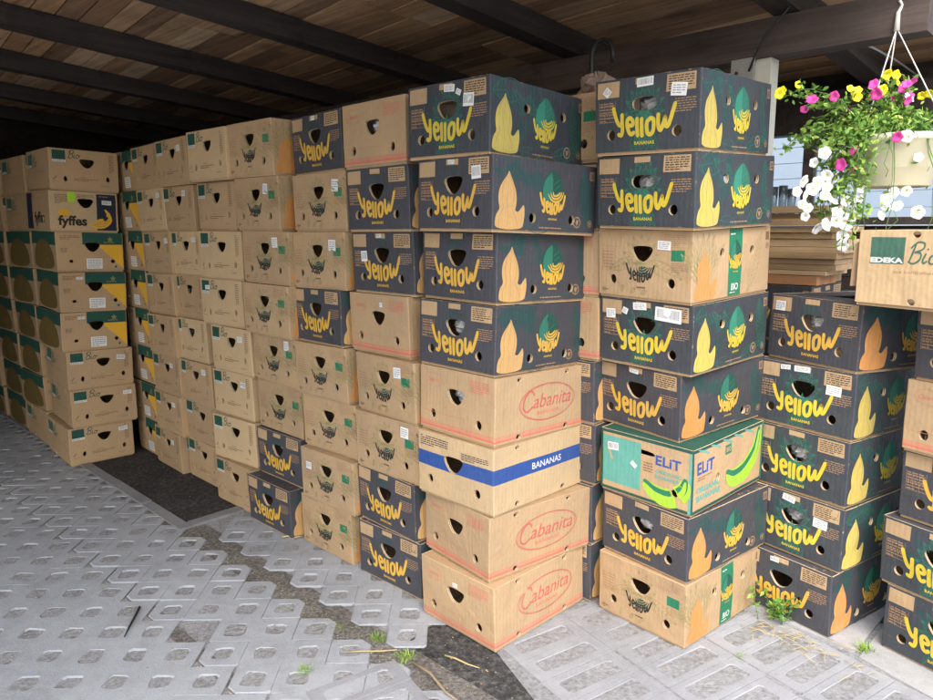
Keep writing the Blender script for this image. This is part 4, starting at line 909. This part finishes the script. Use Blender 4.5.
def flower_mesh(mat,r):
    mb=MB(); n=30; vs=[(0,0,-.35*r)]
    for ring,(f,z) in enumerate(((.22,-.22),(.55,-.02),(.85,.06),(1.0,.03))):
        for k in range(n):
            t=2*PI*k/n; lob=1-.13*abs(math.sin(2.5*t))**3*(f>.5)-(.05*(f>.9))*abs(math.sin(7.5*t)); vs.append((r*f*lob*math.cos(t),r*f*lob*math.sin(t),r*(z+.05*math.cos(5*t)*f)))
    mb.add(vs[:1+n],[(0,1+k,1+(k+1)%n) for k in range(n)],'petal_heart' if mat!='petal_pink' else 'petal_pink',True)
    mb.add(vs[1:],[(q*n+k,q*n+(k+1)%n,(q+1)*n+(k+1)%n,(q+1)*n+k) for q in range(3) for k in range(n)],mat,True)
    return mb.mesh('petals')
FM={k:flower_mesh(k,r) for k,r in (('petal_white',.0225),('petal_pink',.021),('petal_yellow',.018))}
FL=[('petal_pink',-.352,.287),('petal_pink',-.325,.272),('petal_pink',-.268,.298),('petal_pink',-.150,.334),('petal_pink',-.118,.306),('petal_pink',-.078,.308),('petal_pink',-.022,.326),('petal_pink',-.008,.346),('petal_pink',-.030,.305),('petal_pink',-.175,.268),
 ('petal_pink',-.212,.118),('petal_pink',-.240,.072),('petal_pink',-.178,.064),('petal_pink',-.092,.155),
 ('petal_yellow',-.430,.318),('petal_yellow',-.408,.332),('petal_yellow',-.385,.340),('petal_yellow',-.190,.318),('petal_yellow',-.172,.338),('petal_yellow',-.060,.378),('petal_yellow',-.010,.382),('petal_yellow',.002,.352),('petal_yellow',-.180,.300),('petal_yellow',-.09,.325),
 ('petal_white',-.302,.110),('petal_white',-.318,.082),('petal_white',-.345,.020),('petal_white',-.322,-.008),('petal_white',-.292,-.030),('petal_white',-.335,-.058),('petal_white',-.322,-.100),('petal_white',-.282,-.128),('petal_white',-.246,-.118),('petal_white',-.222,-.092),
 ('petal_white',-.255,-.085),('petal_white',-.288,.036),('petal_white',-.238,.030),('petal_white',-.170,-.008),('petal_white',-.150,-.075),('petal_white',-.110,-.046),('petal_white',-.085,-.022),('petal_white',-.118,-.098),('petal_white',-.072,-.068),('petal_white',-.225,-.168),
 ('petal_white',-.216,-.200),('petal_white',-.248,-.045),('petal_white',-.268,.0),('petal_white',-.198,-.040),('petal_white',-.058,.158),('petal_white',-.012,.090),('petal_white',-.36,-.03),('petal_white',-.39,-.018),('petal_white',-.045,-.02),('petal_white',.0,.300)]
rf=random.Random(21)
FL+=[('petal_white',rf.uniform(-.34,-.13),rf.uniform(-.15,.06)) for _ in range(9)]+[('petal_white',rf.uniform(-.12,.12),rf.uniform(-.10,-.01)) for _ in range(6)]+[('petal_pink',rf.uniform(-.05,.12),rf.uniform(.28,.34)) for _ in range(4)]+[('petal_yellow',rf.uniform(-.05,.12),rf.uniform(.30,.37)) for _ in range(3)]
for k,x,z in FL:
    o=bpy.data.objects.new('flower',FM[k]); COL.objects.link(o); o.parent=bk
    front=-.165 if (x>-.13 and z<.2) else rg.uniform(-.13,-.05)
    if z>.25: front=rg.uniform(-.10,.02)
    o.location=(x+rg.uniform(-.004,.004),front,z)
    d=Vector((rg.gauss(-.35,.55),-1,rg.gauss(.2,.6))).normalized(); o.rotation_euler=d.to_track_quat('Z','Y').to_euler(); s=rg.uniform(.78,1.15); o.scale=(s*rg.uniform(.85,1),s,s*rg.uniform(.7,1.3))
# ---------------- weeds and litter ----------------
def tuft(u,v,n,r,h,seed,label,group='grass tufts in the paving'):
    rg=random.Random(seed); mb=MB(); c=uv(u,v)
    for _ in range(n):
        a=rg.uniform(0,2*PI); q=Vector((rg.gauss(0,r*.4),rg.gauss(0,r*.4),-.015)); l=h*rg.uniform(.4,1); d=Vector((math.cos(a),math.sin(a),0)); s=Vector((-d.y,d.x,0))*rg.uniform(.0009,.0018)
        k=rg.uniform(.3,1.1); m1=q+d*l*k*.3+Vector((0,0,l*.6)); m2=q+d*l*k*.9+Vector((0,0,l*.85))
        mb.add([q-s,q+s,m1+s*.8,m1-s*.8,m2],[(0,1,2,3),(3,2,4)],'leaf_%d'%rg.choice([0,2,2,3]))
    o=mb.build('grass_tuft',None,c); tag(o,label,'grass tuft',group)
tuft(1.925,1.515,130,.035,.035,1,'small grass tuft in a paver hole nearest the corner stack')
tuft(1.76,1.50,110,.045,.04,2,'grass tuft beside the dark strip and the corner stack')
tuft(1.955,1.215,110,.035,.035,3,'grass tuft in a paver hole near the front paving')
tuft(2.10,1.45,120,.05,.022,4,'dry sparse grass filling the gap between paver bands')
tuft(.600,2.66,140,.03,.05,5,'grass tuft in the joint between the two pale slabs')
tuft(.905,2.32,50,.03,.03,6,'few grass blades in a slot near the pale slab')
wp=MB(); rg=random.Random(5)
for i in range(12):
    a=rg.uniform(60,330); p=Vector((rg.gauss(0,.03),rg.gauss(0,.02),-.01)); pts=[p]
    d=Vector((math.cos(R(a)),math.sin(R(a)),0)); l=rg.uniform(.05,.13)
    for k in range(1,6): pts.append(p+d*l*.5*k/5+Vector((0,0,l*math.sin(k/5*1.5)))+Vector((rg.gauss(0,.004),rg.gauss(0,.004),0)))
    wp.tube(pts,.0016,'stem_green',4)
    for k in range(1,6):
        for _ in range(3):
            d2=Vector((rg.gauss(0,1),rg.gauss(0,1),rg.gauss(.2,.5))).normalized(); s=d2.cross(Vector((rg.gauss(0,.4),rg.gauss(0,.4),1))).normalized(); L_=rg.uniform(.014,.032); q=pts[k]
            wp.add([q,q+d2*L_*.4+s*L_*.24,q+d2*L_,q+d2*L_*.4-s*L_*.24],[(0,1,2,3)],'leaf_%d'%rg.choice([0,1,2]))
c=uv(.90,2.66); tag(wp.build('weed',None,c),'leafy green weed growing between the two carton stacks on the pavers','weed')
sw=MB()
for i in range(46):
    c=uv(.93-abs(rg.gauss(0,.16)),2.54+rg.gauss(0,.045)); a=rg.uniform(0,PI) if i%3 else R(44-60)+rg.gauss(0,.3); l=rg.uniform(.03,.14 if i%4==0 else .07); z=.008+rg.uniform(0,.008)
    d=Vector((math.cos(a),math.sin(a),0)); n_=Vector((-d.y,d.x,0)); k=rg.uniform(-.02,.02)
    sw.tube([c-d*l/2+Vector((0,0,z)),c+n_*k+Vector((0,0,z+.006)),c+d*l/2+Vector((0,0,z))],.0011,'straw',4)
tag(sw.build('straw_litter'),'dry yellow straw lying between the pavers and the cartons','straw',kind='stuff')
db=MB(); rg=random.Random(9)
def fleck(u,v,s,mat,z=.006):
    c=uv(u,v,z); a=rg.uniform(0,2*PI); n=5; vs=[c+Vector((s*rg.uniform(.5,1)*math.cos(a+2*PI*k/n),s*rg.uniform(.4,1)*math.sin(a+2*PI*k/n),rg.uniform(0,.3)*s)) for k in range(n)]
    db.add(vs+[c+Vector((0,0,s*.5))],[(k,(k+1)%n,n) for k in range(n)],mat)
for i in range(1500):
    r=rg.random()
    if r<.35: u,v=rg.uniform(1.75,3.4),1.445+rg.gauss(0,.03)
    elif r<.5: u,v=rg.uniform(2,5),.96+rg.gauss(0,.02)
    elif r<.6: u,v=rg.uniform(.6,1.8),rg.uniform(1.5,1.8)
    else: u,v=rg.uniform(.3,6.5),rg.uniform(.3,2.7)
    fleck(u,v,rg.uniform(.002,.0055),rg.choice(['straw','twig_bark','joint_fill','slab_pale','leaf_3','joint_fill','twig_bark']),rg.choice([.004,.001,-.004]))
tag(db.build('debris'),'tiny crumbs of grit, straw and dry leaf over the pavers','debris',kind='stuff')
def rod(name,a,b,r,mat,label,cat,mid=.01):
    m_=MB(); a,b=Vector(a),Vector(b); n_=Vector((-(b-a).y,(b-a).x,0)).normalized()
    m_.tube([a,a.lerp(b,.3)+n_*mid,a.lerp(b,.65)-n_*mid*.6,b],[r,r*1.1,r*.9,r*.5],mat,7); tag(m_.build(name),label,cat)
rod('twig',uv(1.71,1.49,.010),uv(1.40,1.45,.009),.005,'twig_bark','pale bare twig lying across the dark strip','twig',.012)
rod('twig',uv(1.66,1.60,.006),uv(1.52,1.63,.006),.003,'straw','short thin stalk on the dark strip by the twig','twig',.004)
rod('twig',uv(1.80,1.50,.012),uv(1.93,1.36,.010),.0022,'straw','thin dry stalk resting on the front paver edge','twig',.003)
rod('stick',uv(2.775,.985,.010),uv(2.60,.86,.010),.0045,'char_stick','short black stick lying on the near pavers','stick',.001)
rod('twig',uv(6.2,1.05,.008),uv(5.4,.93,.008),.004,'straw','long pale stalk on the pavers before the dim stacks','twig',.01)
rod('twig',uv(2.93,1.73,.010),uv(2.86,1.80,.012),.004,'straw','dry curled leaf stalk at the foot of the wall stacks','twig',.01)
